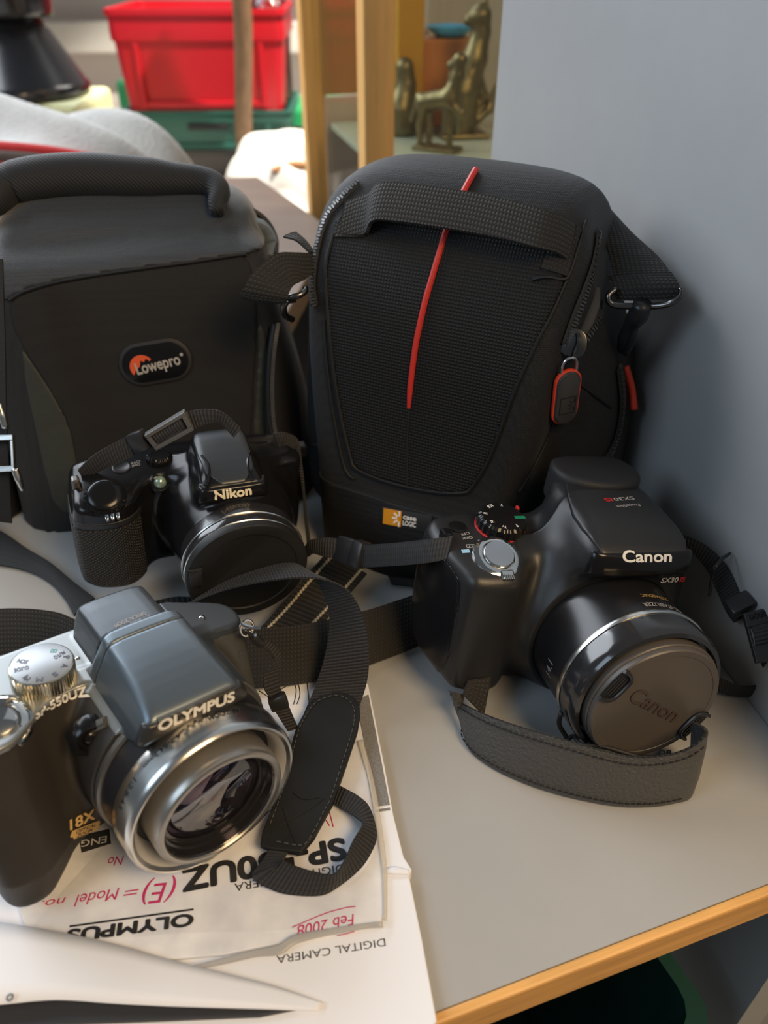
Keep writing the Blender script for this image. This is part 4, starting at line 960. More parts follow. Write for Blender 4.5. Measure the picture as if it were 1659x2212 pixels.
for L in ([(632, 1712), (655, 1726), (690, 1722)], [(700, 1725), (665, 1750), (616, 1776), (585, 1800)], [(610, 1745), (625, 1790), (640, 1828)]):
    obj('crease', *tube([at(*q, PZ+.0001) for q in L], .00020, 6, 14), M_smooth, lp_, True, world=True)
strap('thin_loop', P3([(584, 1830, .013), (566, 1862, .014), (545, 1890, .013), (556, 1905, .011), (580, 1918, .010), (620, 1931, .009), (690, 1934, .009), (730, 1915, .009), (777, 1877, .009), (802, 1840, .009), (813, 1803, .010), (800, 1748, .012), (777, 1722, .012), (735, 1698, .010)]),
      P3([(622, 1840, .013), (612, 1858, .017), (604, 1868, .020), (606, 1862, .021), (612, 1860, .021), (640, 1872, .020), (680, 1884, .019), (722, 1888, .018), (746, 1855, .018), (762, 1818, .018), (783, 1782, .017), (775, 1770, .015), (756, 1758, .012), (722, 1737, .010)]), M_web, so, .0013, 110)

# ================================================================== the small black camera between the bags
pN = np.array([-0.0686, 0.2946, 0.0436]); MN = rot(0.3687, 0.0933, 0.0834)
NIK = thing('superzoom_camera', 'glossy black superzoom camera with capped lens in front of the left camera bag', 'camera', pN, MN)
Nk = Body((-90, 4, -40), (56, 92, 52), 0.7, pN, MN); X, Y, Z = Nk.X, Nk.Y, Nk.Z
f2 = poly([(-78, -34), (42, -34), (47, -24), (47, 22), (40, 29), (-24, 31), (-66, 28), (-80, 24), (-81, -20)], X, Z)
t2 = poly([(-82, 50), (-78, 41), (-68, 37), (-56, 37), (-48, 42), (-43, 51), (-36, 55), (-20, 53), (36, 53), (47, 58), (47, 78), (40, 82), (-74, 82), (-82, 72)], X, Y)
base = smax(smax(f2, t2, 6), (Z-(25+(Y-42)*.18))/1.02, 5)
rad = np.sqrt(X**2+Z**2)
fl = np.maximum(np.maximum(rad-(31.2+np.clip((Y-18)*.13, 0, 5)), 17-Y), Y-66)
base = smin(base, fl, 6)
hy = poly([(21.5, 29), (22.5, 36.5), (29, 41), (56, 45), (66, 44), (68, 38), (68, 12), (38, 12), (32, 26)], Y, Z, 2)
hz = poly([(-27, 10), (23, 10), (15, 36), (12, 45), (8, 47), (-10, 47), (-14, 45), (-17.5, 36)], X, Z, 2)
hx = poly([(-19, 21), (14, 21), (17, 30), (17, 55), (14, 70), (-15, 70), (-18, 55), (-20, 30)], X, Y, 1)
hump = smax(smax(hy, hz, 4), hx, 3)
Nk.set(smin(base, hump, 3))
Nk.part('camera_body', M_gloss, NIK)
# satin top of the flash with two side flutes
hp = Nk.part('flash_lid', mat('satin_blue_black', (0.030, 0.036, 0.044), 0.34), NIK, np.maximum(np.maximum(hump-0.5, poly([(-13, 25), (10, 25), (12.5, 56), (10, 66), (-13, 66), (-15.5, 56)], X, Y, 1)), 37-Z), label='satin flash lid')
Nk.part('name_lip', M_gloss, hp, np.maximum(np.maximum(hump-1.2, np.abs(Z-34.2)-3.9), Y-30))
for L in ([(436, 985), (450, 1005), (452, 1030), (446, 1050)], [(540, 975), (535, 1000), (540, 1025), (545, 1040)]): Nk.add('lid_flute', tube(Nk.hits(L, .2), .8, 8, 20), M_gloss, hp)
up = np.array([0, .25, 1.0])
Nk.text('maker_name', 'Nikon', (464, 1077), (543, 1065), up, mat('cream_lettering', (0.85, 0.76, 0.55), 0.4), hp, 4.6, 0.05, 1.4)
# textured grip
Nk.part('grip_rubber', mat('knurled_grip_rubber', (0.030, 0.028, 0.025), 0.5, bump='knurl', bscale=210, bstr=1.0, bdist=0.001, var=0.6), NIK, np.maximum(np.maximum(Nk.F-0.5, Z-10.5), np.maximum(X+45.5, Y-66)), label='knurled rubber grip')
Nk.part('grip_band', M_body, NIK, np.maximum(np.maximum(Nk.F-0.4, np.abs(Z-13.0)-2.0), np.maximum(X+45, Y-66)))
# shutter, zoom, power, lamp
pS = Nk.hit(228, 1076); FS = axisframe([-.05, -.5, 1])
zl_ = Nk.add('zoom_lever', onframe(fluted(10.2, -1, 3.2, 24, .5), pS, FS), M_gloss, NIK)
Nk.add('shutter_button', onframe(lathe([(0, 2.5), (8.0, 2.5), (8.2, 4.2), (7.2, 5.0), (4, 5.2), (0, 4.9)], axis=2), pS, FS), M_gloss, zl_)
Nk.add('lever_nub', onframe(join(*[box((dx, -11.2, 0.6), (1.8, 3.0, 4.0), .5) for dx in (-1, 1.6, 4.2)]), pS, FS), M_chr, zl_, label='chrome ribs on the zoom lever')
pW = Nk.hit(262, 1010); nW = axisframe(Nk.grad(pW[None])[0])
Nk.add('power_button', onframe(lathe([(0, -.2), (4.6, -.2), (4.6, .5), (4.1, .7), (3.4, .3), (0, .3)], axis=2, n=36), pW, nW), M_clip, NIK)
Nk.ftext('on_off_mark', 'ON/', (302, 1000), (283, 1005), (0, -1, 0), M_grey, NIK, 1.7, .01)
Nk.ftext('on_off_mark', 'OFF', (302, 994), (281, 999), (0, -1, 0), M_grey, NIK, 1.7, .01)
Nk.ftext('zoom_mark', 'W', (219, 1046), (207, 1049), (0, -1, .3), M_grey, NIK, 1.8, .01)
Nk.ftext('zoom_mark', 'T', (247, 1041), (238, 1043), (0, -1, .3), M_grey, NIK, 1.8, .01)
pL = Nk.hit(346, 1041); FL_ = axisframe([0, -.8, .5])
lm = Nk.add('af_lamp', onframe(lathe([(0, -2), (5.6, -2), (5.6, .6), (4.6, 1.4), (3.6, .4), (0, .2)], axis=2, n=40), pL, FL_), M_gloss, NIK)
Nk.add('lamp_lens', onframe(lathe([(3.2, .4), (2.4, 1.6), (1.2, 2.2), (0, 2.4)], axis=2, n=32), pL, FL_), mat('pale_green_lamp', (0.30, 0.42, 0.36), 0.1, 0.4, coat=0.6), lm)
pB_ = Nk.hit(344, 990); Nk.add('mode_dial', onframe(fluted(7, -1, 2.2, 20, .5), pB_, axisframe([0, .1, 1])), M_gloss, NIK)
# lens
rn = lambda n_, pf, m_, par=NIK, lb=None: ring(n_, pf, m_, par, Nk, lb, 112)
rn('lens_barrel', [(0, 19), (31.2, 19), (31.4, 10.8), (30.6, 10.6), (0, 10.6)], M_bezel)
rn('silver_ring', [(31, 10.9), (31.8, 10.7), (31.9, 10.2), (31.6, 9.8), (31, 9.8)], M_ring, NIK, 'thin silver ring')
rn('lens_bezel', [(0, 11), (31.2, 10.4), (31.3, 6.0), (31.1, 5.4), (0, 5.4)], M_bezel)
rn('silver_ring', [(30.8, 5.4), (31.4, 5.2), (31.5, 4.7), (31.2, 4.4), (30.6, 4.4)], M_ring, NIK, 'thin silver ring')
cp = rn('lens_cap', [(0, 5), (31.2, 4.6), (31.3, 1.2), (30.8, 0.3), (29.8, 0), (25.6, 0), (25.2, 0.7), (0, 0.7)], mat('black_cap_plastic', (0.012, 0.012, 0.012), 0.5))
Nk.add('cap_clip', join(box((-26.2, -.3, 3.5), (6.5, 1.2, 12), .5), tube([(-30.5, -.4, 9.6), (-27.5, -.9, 8.6), (-23.5, -.6, 8.8)], .45, 8, 12)), M_clip, cp)
# lugs and strap of this camera
Nk.add('strap_lug', box((47, 68, 22), (5, 7, 8), 1.2), M_gloss, NIK, False); Nk.add('strap_lug', box(Nk.hit(164, 1046), (4, 6, 8), 1.2), M_titan, NIK, False)
ns = strap('neck_strap', P3([(168, 1015, .085), (200, 985, .092), (250, 955, .098), (300, 930, .104)]), P3([(182, 1036, .078), (225, 1013, .084), (262, 998, .088), (312, 972, .094)]), M_web, NIK, .0016, 40)
blk('strap_keeper', P3([(279, 938, .102), (311, 926, .106), (323, 968, .096), (293, 980, .092)]), .006, M_clip, ns, .001, label='grey strap keeper')
bo2, lp2, bn2 = buckle_frame('strap_buckle', [at(312, 938, .105), at(398, 886, .117), at(419, 926, .108), at(338, 970, .096)], mat('grey_buckle_plastic', (0.10, 0.095, 0.09), 0.35), ns, .004, .20, label='dark grey strap buckle')
strap('webbing_in_buckle', [lp2(.14, .22), lp2(.3, .25), lp2(.7, .25), lp2(.86, .22)], [lp2(.14, .78), lp2(.3, .75), lp2(.7, .75), lp2(.86, .78)], M_web, ns, .003, 20)
strap('webbing', P3([(395, 890, .114), (440, 884, .116), (480, 890, .114), (520, 925, .105)]), P3([(412, 930, .106), (450, 915, .109), (475, 915, .108), (505, 945, .101)]), M_web, ns, .0016, 36)
strap('webbing', P3([(590, 936, .086), (615, 934, .084), (640, 945, .078), (648, 965, .072)]), P3([(600, 965, .078), (618, 962, .077), (632, 970, .072), (640, 985, .068)]), M_web, ns, .0022, 30)
strap('webbing', P3([(636, 960, .074), (650, 1040, .055), (658, 1120, .030), (664, 1180, .010)]), P3([(648, 958, .074), (657, 1040, .055), (664, 1120, .029), (672, 1180, .008)]), M_web, ns, .0014, 40)
# wide strap with cream edge stitching, lying below the lens
M_nst = mat('ribbed_black_strap', (0.016, 0.016, 0.015), 0.8, bump='ribs', bscale=110, bstr=0.7, bdist=0.0006, var=0.5)
sA = P3([(552, 1368, .006), (600, 1318, .008), (650, 1258, .012), (705, 1195, .016)]); sB = P3([(640, 1400, .004), (700, 1342, .006), (748, 1290, .010), (792, 1240, .012)])
sw = strap('wide_strap', sA, sB, M_nst, ns, .0022, 50)
M_cream = mat('cream_thread', (0.50, 0.46, 0.36), 0.8)
Ac, Bc_ = catmull(sA, 60), catmull(sB, 60); nu = np.cross(np.gradient((Ac+Bc_)/2, axis=0), Bc_-Ac); nu /= np.linalg.norm(nu, axis=1, keepdims=True); nu *= np.sign(nu[:, 2:3])
for f_ in (.16, .86):
    Pq = Ac+(Bc_-Ac)*f_+nu*.0013
    obj('cream_stitching', *join(*[tube(Pq[i:i+2]+np.array([[0, 0, 0], [.0006*(-1)**i, 0, 0]]), .00065, 6) for i in range(0, 59)]), M_cream, sw, True, world=True, label='cream edge stitching')
strap('strap_end', P3([(330, 1300, .006), (380, 1290, .008), (440, 1292, .006)]), P3([(340, 1345, .003), (390, 1340, .004), (450, 1344, .003)]), M_nst, ns, .002, 20)
# ================================================================== bag materials
M_mesh = mat('black_mesh_fabric', (0.011, 0.011, 0.011), 0.7, bump='grid', bscale=185, bstr=0.8, bdist=0.0006, var=0.75, spec=0.4)
M_nyl = mat('black_ballistic_nylon', (0.011, 0.011, 0.012), 0.66, bump='weave', bscale=1100, bstr=0.5, bdist=0.0005, var=0.35, spec=0.4, sheen=0.08)
M_nyl2 = mat('smooth_black_nylon', (0.009, 0.009, 0.010), 0.6, bump='weave', bscale=1300, bstr=0.35, bdist=0.0004, var=0.25, spec=0.4)
M_zip = mat('black_zip_teeth', (0.10, 0.10, 0.10), 0.28, 0.3)
M_zt = mat('zip_tape', (0.022, 0.021, 0.02), 0.8, bump='weave', bscale=1500, bstr=0.4, bdist=0.0003)
M_piping = mat('red_piping', (0.62, 0.035, 0.025), 0.5)
M_gun = mat('gunmetal', (0.16, 0.155, 0.15), 0.25, 1.0)
def zipper(bd, name, L, parent, step=1.6, tw=2.8, n=None, off=1.5, m=None, tape=4.5, tapem=None):
    """line of zip teeth along picked surface points, with its tape beneath"""
    P = bd.hits(L, off) if len(L[0]) < 4 else np.array(L); ln = np.linalg.norm(np.diff(P, axis=0), axis=1).sum(); k = max(6, int(ln/step)); Q = catmull(P, k)
    N = bd.grad(Q); T = np.gradient(Q, axis=0); parts = []
    for i in range(k):
        Fm = frame(T[i], N[i]); parts.append(box(Q[i]+Fm[:, 1]*(0.35 if i % 2 else -0.35), (step*.62, tw, 1.1), 0.0, Fm))
    V, Fc = join(*parts); z = obj(name, V*bd.k, Fc, m or M_zip, parent, False)
    Ac = np.cross(N, T); Ac /= np.linalg.norm(Ac, axis=1, keepdims=True)
    V, Fc, UV = ribbon(Q-Ac*tape-N*.3, Q+Ac*tape-N*.3, .5, k, 3); obj('zip_tape', V*bd.k, Fc, tapem or M_zt, parent, True, np.array(UV)*.001)
    return z
def surf_ribbon(bd, name, A, B, m, parent, th=1.3, n=50, label=None):
    """webbing between two picked edges (px, py, stand-off in mm)"""
    PA, PB = bd.hits(A, 0, True), bd.hits(B, 0, True); V, Fc, UV = ribbon(PA, PB, th, n)
    return obj(name, V*bd.k, Fc, m, parent, True, np.array(UV)*bd.k, label=label, sharp=50)

# ================================================================== right-hand bag with the red piping
pK = np.array([0.0085, 0.353, 0.0]); MK = rot(-0.47, -0.085, 0.0)
CAS = thing('camera_bag', 'black camera bag with a red piped centre seam and webbing handle, against the grey panel', 'camera bag', pK, MK)
K_ = Body((-100, -26, -12), (114, 126, 228), 1.1, pK, MK); X, Y, Z = K_.X, K_.Y, K_.Z
fx = poly([(-47, -14), (52, -14), (58, 20), (68, 70), (74, 120), (72, 165), (67, 198), (52, 213), (20, 219), (-28, 218), (-54, 211), (-68, 196), (-72, 160), (-69, 110), (-58, 50), (-50, 20)], X, Z, 2)
fy = poly([(-14, -14), (-13, 20), (-3, 52), (2, 95), (6, 140), (14, 170), (26, 192), (43, 211), (66, 220), (92, 214), (104, 194), (110, 140), (112, 60), (108, -14)], Y, Z, 2)
fxy = poly([(-62, -4), (-40, -16), (40, -16), (64, -4), (90, 40), (107, 76), (105, 108), (62, 120), (-50, 120), (-88, 108), (-96, 66), (-84, 24)], X, Y, 2)
fr_x = poly([(-84, -14), (96, -14), (104, 30), (106, 80), (97, 120), (77, 165), (67, 198), (52, 213), (20, 219), (-28, 218), (-54, 211), (-68, 196), (-76, 160), (-88, 110), (-92, 50)], X, Z, 2)
fx = smin(fx, smax(fr_x, 30-Y+np.maximum(0, 60-Z)*.1, 12), 14)
cas = smax(smax(fx, fy, 14), fxy, 10)
# gentle quilted bulge and the ground
zw = MK[2, 0]*X+MK[2, 1]*Y+MK[2, 2]*Z
cas = np.maximum(cas, -(zw-0.3))
K_.set(cas)
K_.part('bag_body', M_nyl, CAS)
# front mesh panel in two halves meeting at the centre seam
pan_px = [(722, 505), (705, 580), (712, 700), (722, 800), (738, 900), (758, 985), (770, 1012), (820, 1035), (880, 1052), (950, 1064), (1005, 1064), (1022, 1050), (1060, 985), (1110, 850), (1160, 740), (1190, 680), (1225, 600)]
ph = K_.hits(pan_px); pp = np.array([(q[0], q[2]) for q in ph]+[(62, 186), (40, 200), (0, 203), (-40, 200), (-58, 188)])
preg = poly(pp, X, Z, 1)
K_.part('front_panel', M_mesh, CAS, np.maximum(np.maximum(K_.F-1.0, preg), Y-60), label='woven black mesh front panel')
V, Fc = tube(np.concatenate([ph]) + K_.grad(ph)*0.9, 1.0, 6, 90); K_.add('panel_seam', (V, Fc), M_nyl2, CAS)
K_.add('centre_seam', tube(K_.hits([(885, 884), (882, 940), (881, 1000), (881, 1050)], 1.0), .5, 6, 20), M_thr, CAS)
K_.add('red_piping', tube(K_.hits([(1028, 371), (1018, 388), (1004, 414), (985, 452), (968, 492), (953, 540), (938, 590), (922, 645), (909, 700), (900, 745), (893, 795), (888, 840), (885, 880)], 1.2), [1.6]*12+[1.0], 8, 90), M_piping, CAS, label='red piped centre line')
# base with badge
K_.part('base_panel', M_nyl2, CAS, np.maximum(K_.F-0.7, np.maximum(Z-45-np.abs(X)*.03, X-66)))
for L in ([(1198, 905), (1180, 950), (1150, 1010), (1120, 1062)], [(1240, 820), (1285, 855), (1318, 880)], [(700, 690), (706, 780), (722, 900), (745, 1010), (765, 1035)]): K_.add('side_seam', tube(K_.hits(L, .5), .8, 6, 24), M_nyl2, CAS)
ba, bb, bc = K_.hit(826, 1092), K_.hit(934, 1112), K_.hit(822, 1130)
nb = K_.grad(((ba+bb)/2)[None])[0]; Fb = frame(bb-ba, nb); bw = np.linalg.norm(bb-ba); c_ = (K_.hit(826, 1112)+K_.hit(934, 1132))/2+nb*0.8
bdg = K_.add('name_badge', onframe(box((0, 0, 0), (bw, 10.5, 1.8), .4), c_, Fb), M_rub, CAS, True, label='rubber badge with orange square and white lettering')
K_.add('badge_square', onframe(box((-bw/2+7.0, 0, 1.0), (11.2, 9.2, .5), .1), c_, Fb), mat('orange_badge', (0.72, 0.30, 0.01), 0.45), bdg, False, label='orange emblem square')
rays = []
for a in (90, 140, 180, 220, 270):
    r_ = math.radians(a); cs, sn = math.cos(r_), math.sin(r_); Mr = np.array([[cs, -sn, 0], [sn, cs, 0], [0, 0, 1]])
    rays.append(onframe(box((3.1, 0, 0), (3.0, 1.0, .5), .1, None), np.array([-bw/2+11.6-(0.2 if a in (90, 270) else 0), 0, 1.35]), Mr))
em = join(*rays); K_.add('badge_emblem', onframe(em, c_, Fb), M_logo, bdg, False)
for s_, dy in (('case', .55), ('LOGIC', -3.1)):
    o_ = c_+Fb[:, 0]*(-bw/2+13.8)+Fb[:, 1]*dy; V, Fc = lay(s_, o_, o_+Fb[:, 0]*8.0, Fb[:, 1], 2.7, None, 1.1, .05); obj('badge_lettering', V*K_.k, Fc, M_logo, bdg, False)
# carry handle
hd = surf_ribbon(K_, 'carry_handle', [(748, 437, 1.5), (775, 425, 2), (800, 415, 5), (822, 396, 13), (870, 396, 15), (950, 406, 15.5), (1040, 420, 15), (1120, 438, 15), (1180, 456, 14), (1212, 466, 9), (1240, 482, 2)],
      [(735, 505, 1.5), (765, 508, 2), (790, 505, 4), (806, 478, 12), (850, 478, 14), (940, 490, 14.5), (1030, 505, 14), (1110, 522, 14), (1165, 537, 13), (1200, 545, 7), (1222, 560, 2)], M_webc, CAS, 3.2, 90)
surf_ribbon(K_, 'handle_anchor', [(752, 432, 1.6), (775, 426, 1.8), (803, 420, 2.0)], [(722, 512, 1.6), (755, 512, 1.8), (786, 512, 2)], M_webc, hd, 1.6, 16)
surf_ribbon(K_, 'handle_anchor', [(1200, 470, 1.6), (1225, 476, 1.8), (1256, 492, 1.8)], [(1168, 580, 1.6), (1198, 588, 1.8), (1226, 597, 1.8)], M_webc, hd, 1.6, 16)
K_.add('edge_binding', tube(K_.hits([(1152, 605), (1180, 600), (1215, 604), (1228, 590), (1245, 540), (1262, 480)], 1.4), .9, 6, 40), M_nyl2, CAS)
# zips
zipper(K_, 'zipper', [(775, 396), (757, 412), (738, 432), (710, 468), (692, 520), (682, 570), (678, 620), (682, 660)], CAS, tape=3)
zipper(K_, 'zipper', [(1290, 505), (1283, 550), (1272, 600), (1256, 650), (1236, 700), (1218, 745)], CAS, tape=4)
zipper(K_, 'zipper', [(1297, 655), (1288, 690), (1272, 718), (1255, 742)], CAS, tape=3)
zipper(K_, 'zipper', [(1334, 790), (1341, 840), (1341, 890), (1332, 940), (1316, 982), (1304, 998)], CAS, step=1.7, tw=3.2, tape=5)
K_.add('open_lining', tube(K_.hits([(1288, 622), (1278, 665), (1262, 705), (1246, 735)], .3), [1.6, 3.2, 3.2, 1.6], 8, 20, flat=.4), mat('grey_lining', (0.06, 0.058, 0.055), .8), CAS, label='grey lining showing in the open zip')
# zip puller with red rim
p0 = K_.hits([(1225, 742)], 3.0)[0]; p1_ = K_.hits([(1216, 770)], 6.0)[0]; p2_ = K_.hits([(1208, 798)], 5.5)[0]; p3_ = K_.hits([(1202, 900)], 5.0)[0]
nz = K_.grad(p2_[None])[0]; vd = K_.loc(EYE)[0]-p2_; vd /= np.linalg.norm(vd); nz = nz*.5+vd*.5
sl = K_.add('zip_slider', onframe(join(*[prism([(q[0], q[1]) for q in chaikin([(-6, -5), (6, -6), (7.5, 1), (4, 8), (-4, 8), (-7.5, 1)], 2)], -1.2, 1.6, .4)]), p0, frame([1, .1, -.15], nz)), M_gun, CAS)
K_.add('slider_bridge', tube([p0+nz*1.5+[1, 0, 6], p0+nz*5+[.5, 0, 2.5], p0+nz*5+[-.5, 0, -3.5], p1_+nz*0.5], 1.25, 8, 20), M_gun, sl)
ax_ = (p3_-p2_); L_ = np.linalg.norm(ax_); Fp = frame(ax_, nz); c_ = (p2_+p3_)/2
K_.add('wire_loop', tube([p2_+ax_/L_*3+Fp[:, 1]*3.8, p2_-ax_/L_*4+Fp[:, 1]*3.9, p2_-ax_/L_*7.5+Fp[:, 1]*2.0, p2_-ax_/L_*7.5-Fp[:, 1]*2.0, p2_-ax_/L_*4-Fp[:, 1]*3.9, p2_+ax_/L_*3-Fp[:, 1]*3.8], .65, 8, 30), M_sil, sl)
def stadium(l, w, n=16):
    P = []; r = w/2; h_ = l/2-r
    for k in range(n+1): a = -math.pi/2+math.pi*k/n; P.append((h_+r*math.cos(a), r*math.sin(a)))
    for k in range(n+1): a = math.pi/2+math.pi*k/n; P.append((-h_+r*math.cos(a), r*math.sin(a)))
    return P
pull = K_.add('zip_puller', onframe(prism(stadium(L_+2, 12.6), -2.0, 2.6, 1.5), c_, Fp), mat('grey_rubber', (0.05, 0.048, 0.046), .5), CAS)
K_.add('puller_rim', onframe(prism(stadium(L_+3.4, 14.2), -1.2, 0.9, .3), c_, Fp), mat('orange_red_rim', (0.85, 0.07, 0.03), .4), pull, label='orange-red rim of the zip puller')
e_ = L_*.12; em_ = [box((e_, 4.2, 2.65), (9.5, .5, .2)), box((e_, -4.2, 2.65), (9.5, .5, .2)), box((e_-4.7, 0, 2.65), (.5, 8.6, .2)), box((e_+4.7, 0, 2.65), (.5, 8.6, .2))]
for a in (0, 45, 90, 135, 180):
    r_ = math.radians(a+90); cs, sn = math.cos(r_), math.sin(r_); em_.append(onframe(box((2.4, 0, 0), (1.9, .55, .2)), np.array([e_, -3.2 if False else 3.0, 2.68]), np.array([[cs, -sn, 0], [sn, cs, 0], [0, 0, 1]])@np.diag([1, 1, 1.0])))
em_ = em_[:4]+[onframe(box((2.4, 0, 0), (1.9, .55, .2)), np.array([e_, 3.4, 2.68]), np.array([[math.cos(math.radians(a)), -math.sin(math.radians(a)), 0], [math.sin(math.radians(a)), math.cos(math.radians(a)), 0], [0, 0, 1]])) for a in (180, 225, 270, 315, 360)]
K_.add('puller_emblem', onframe(join(*em_), c_, Fp), M_blk, pull, False)
# second puller, seen edge on
q0, q1 = aty(1351, 792, .385), aty(1370, 884, .378)
obj('zip_puller', *tube([q0, (q0*.5+q1*.5)+[.001, 0, 0], q1], .0021, 8, 20), mat('orange_red_rim', (0.85, 0.07, 0.03), .4), CAS, True, world=True, label='second orange-red zip puller seen edge-on')
# shoulder strap on the right with its swivel clip
ss = strap('shoulder_strap', [aty(1285, 440, .425), aty(1303, 500, .405), aty(1318, 560, .388), aty(1334, 628, .372)], [aty(1318, 455, .43), aty(1365, 505, .405), aty(1425, 560, .380), aty(1470, 622, .358)], M_webc, CAS, .003, 40)
strap('folded_end', [aty(1312, 600, .380), aty(1322, 625, .371), aty(1335, 648, .368)], [aty(1452, 590, .360), aty(1468, 618, .354), aty(1462, 645, .354)], M_webc, ss, .004, 16)
obj('strap_ring', *tube([aty(1330, 625, .366), aty(1314, 640, .364), aty(1325, 658, .362), aty(1380, 662, .358), aty(1440, 658, .352), aty(1468, 640, .350), aty(1472, 622, .351)], .0016, 8, 60), M_gun, ss, True, world=True)
obj('swivel_clip', *tube([aty(1388, 655, .356), aty(1382, 675, .358), aty(1370, 692, .362), aty(1355, 720, .368), aty(1345, 755, .374)], [.0045, .0052, .0036, .0040, .0030], 12, 30), M_clip, ss, True, world=True)
obj('clip_gate', *tube([aty(1372, 690, .362), aty(1368, 730, .364), aty(1352, 762, .370)], .0018, 8, 16), M_clip, ss, True, world=True)
# left strap end folded over its ring
s2 = strap('shoulder_strap', [aty(672, 548, .412), aty(640, 546, .404), aty(598, 548, .396), aty(566, 570, .388), aty(538, 600, .383), aty(524, 628, .382)], [aty(672, 592, .404), aty(655, 606, .397), aty(640, 612, .390), aty(630, 622, .386), aty(624, 634, .382), aty(622, 645, .381)], M_webc, CAS, .003, 40)
strap('folded_end', [aty(524, 626, .382), aty(522, 640, .384), aty(545, 648, .390)], [aty(622, 640, .381), aty(622, 652, .383), aty(640, 650, .388)], M_webc, s2, .003, 14)
strap('strap_tail', [aty(612, 512, .420), aty(640, 520, .415), aty(668, 545, .410)], [aty(640, 502, .424), aty(662, 522, .42), aty(680, 548, .414)], M_webc, s2, .002, 16)
obj('strap_ring', *tube([aty(600, 645, .384), aty(640, 640, .383), aty(658, 630, .386), aty(660, 622, .390)], .0017, 8, 24), M_gun, s2, True, world=True)
obj('swivel_clip', *tube([aty(622, 648, .384), aty(613, 662, .384), aty(616, 680, .386), aty(632, 690, .390)], .0018, 8, 24), M_gun, s2, True, world=True)
# short leather tab at the foot of the bag
strap('foot_tab', P3([(838, 1244, .004), (885, 1250, .004), (925, 1256, .004)]), P3([(846, 1262, .002), (885, 1266, .002), (925, 1272, .002)]), M_nyl2, CAS, .002, 14)

# ================================================================== left-hand bag with the oval badge
pL_ = np.array([-0.1385, 0.394, 0.0]); ML = rot(0.1505, -0.199, 0.012)
LOW = thing('shoulder_bag', 'black camera bag with oval red-and-grey badge and padded top handle, left of the red-piped bag', 'camera bag', pL_, ML)
Lw = Body((-168, -16, -40), (116, 130, 216), 1.2, pL_, ML); X, Y, Z = Lw.X, Lw.Y, Lw.Z
fx = poly([(-100, -40), (98, -40), (102, 20), (94, 80), (80, 130), (74, 170), (62, 194), (40, 203), (-50, 203), (-72, 190), (-84, 160), (-92, 100), (-99, 30)], X, Z, 2)
fy = poly([(-4, -40), (-2, 20), (0, 90), (2, 130), (6, 156), (20, 172), (38, 186), (54, 198), (75, 203), (98, 198), (112, 180), (118, 120), (120, -40)], Y, Z, 2)
fxy = poly([(-84, -2), (-40, -8), (44, -8), (80, 0), (104, 40), (104, 100), (80, 122), (-70, 122), (-98, 100), (-104, 40)], X, Y, 2)
low = smax(smax(fx, fy, 12), fxy, 10)
zw = ML[2, 0]*X+ML[2, 1]*Y+ML[2, 2]*Z
low = low+2.6*np.exp(-((Z-171-0.05*X)/7.0)**2)*np.exp(-np.maximum(Y-40, 0)/12)*(1-0.35*np.sin(X/17.0))
low = np.maximum(low, -(zw-0.3))
Lw.set(low)
Lw.part('bag_body', M_nyl, LOW)
Lw.part('unseen_light_block', M_nyl2, LOW, np.maximum(smax(smax(np.abs(X+128)-32, np.abs(Y-62)-46, 14), np.abs(Z-72)-96, 20), -(zw-0.4)))  # unseen bulge added to keep window light off the left shelf
M_char = mat('brown_black_canvas', (0.010, 0.009, 0.0083), 0.85, bump='weave', bscale=1500, bstr=0.4, bdist=0.0004, var=0.25)
M_olv = mat('dark_olive_nylon', (0.028, 0.030, 0.023), 0.6, bump='noise', bscale=60, bstr=0.5, bdist=0.003)
pp_px = [(22, 648), (60, 628), (150, 605), (300, 583), (420, 568), (500, 556), (532, 552), (548, 590), (556, 680), (552, 780), (545, 880), (542, 960), (540, 1060)]
q = Lw.hits(pp_px); lp2_ = Lw.hits([(165, 1060), (168, 1000), (150, 920), (115, 850), (75, 790), (45, 740), (22, 690)])
pr_ = np.array([(a[0], a[2]) for a in list(q)]+[(50, 0), (-44, 0)]+[(a[0], a[2]) for a in lp2_])
Lw.part('front_panel', M_char, LOW, np.maximum(np.maximum(Lw.F-1.1, poly(pr_, X, Z, 1)), Y-40), label='brown-black canvas front panel')
ol = Lw.hits([(45, 745), (80, 800), (120, 858), (152, 925), (170, 1005), (170, 1110), (120, 1105), (92, 1000), (70, 900), (50, 800)])
Lw.part('side_gusset', M_olv, LOW, np.maximum(np.maximum(Lw.F-0.6, poly(np.array([(a[0], a[2]) for a in ol]), X, Z, 1)), Y-50), label='dark olive side gusset')
orr = Lw.hits([(557, 690), (575, 720), (588, 800), (590, 900), (582, 950), (545, 950), (553, 850), (558, 760)])
Lw.part('side_gusset', M_olv, LOW, np.maximum(np.maximum(Lw.F-0.6, poly(np.array([(a[0], a[2]) for a in orr]), X, Z, 1)), Y-50), label='dark olive side gusset')
M_top = mat('sky_tinted_black_nylon', (0.018, 0.022, 0.028), 0.48, bump='weave', bscale=1200, bstr=0.5, bdist=0.0005, var=0.3, sheen=0.4)  # same black fabric, the cool light on top put into its colour
tl_ = np.array([(a[0], a[2]) for a in q[:7]])
Lw.part('top_flap', M_top, LOW, np.maximum(Lw.F-1.6, poly(np.concatenate([np.array([(-100, tl_[0][1]-4)]), tl_+[0, 1.0], np.array([(110, tl_[-1][1]+12), (110, 225), (-110, 225)])]), X, Z, 0)), label='black nylon top flap with cool light put into its colour')
Lw.add('flap_edge', tube(Lw.hits(pp_px[:7], 1.5), 1.1, 6, 60), M_nyl2, LOW)
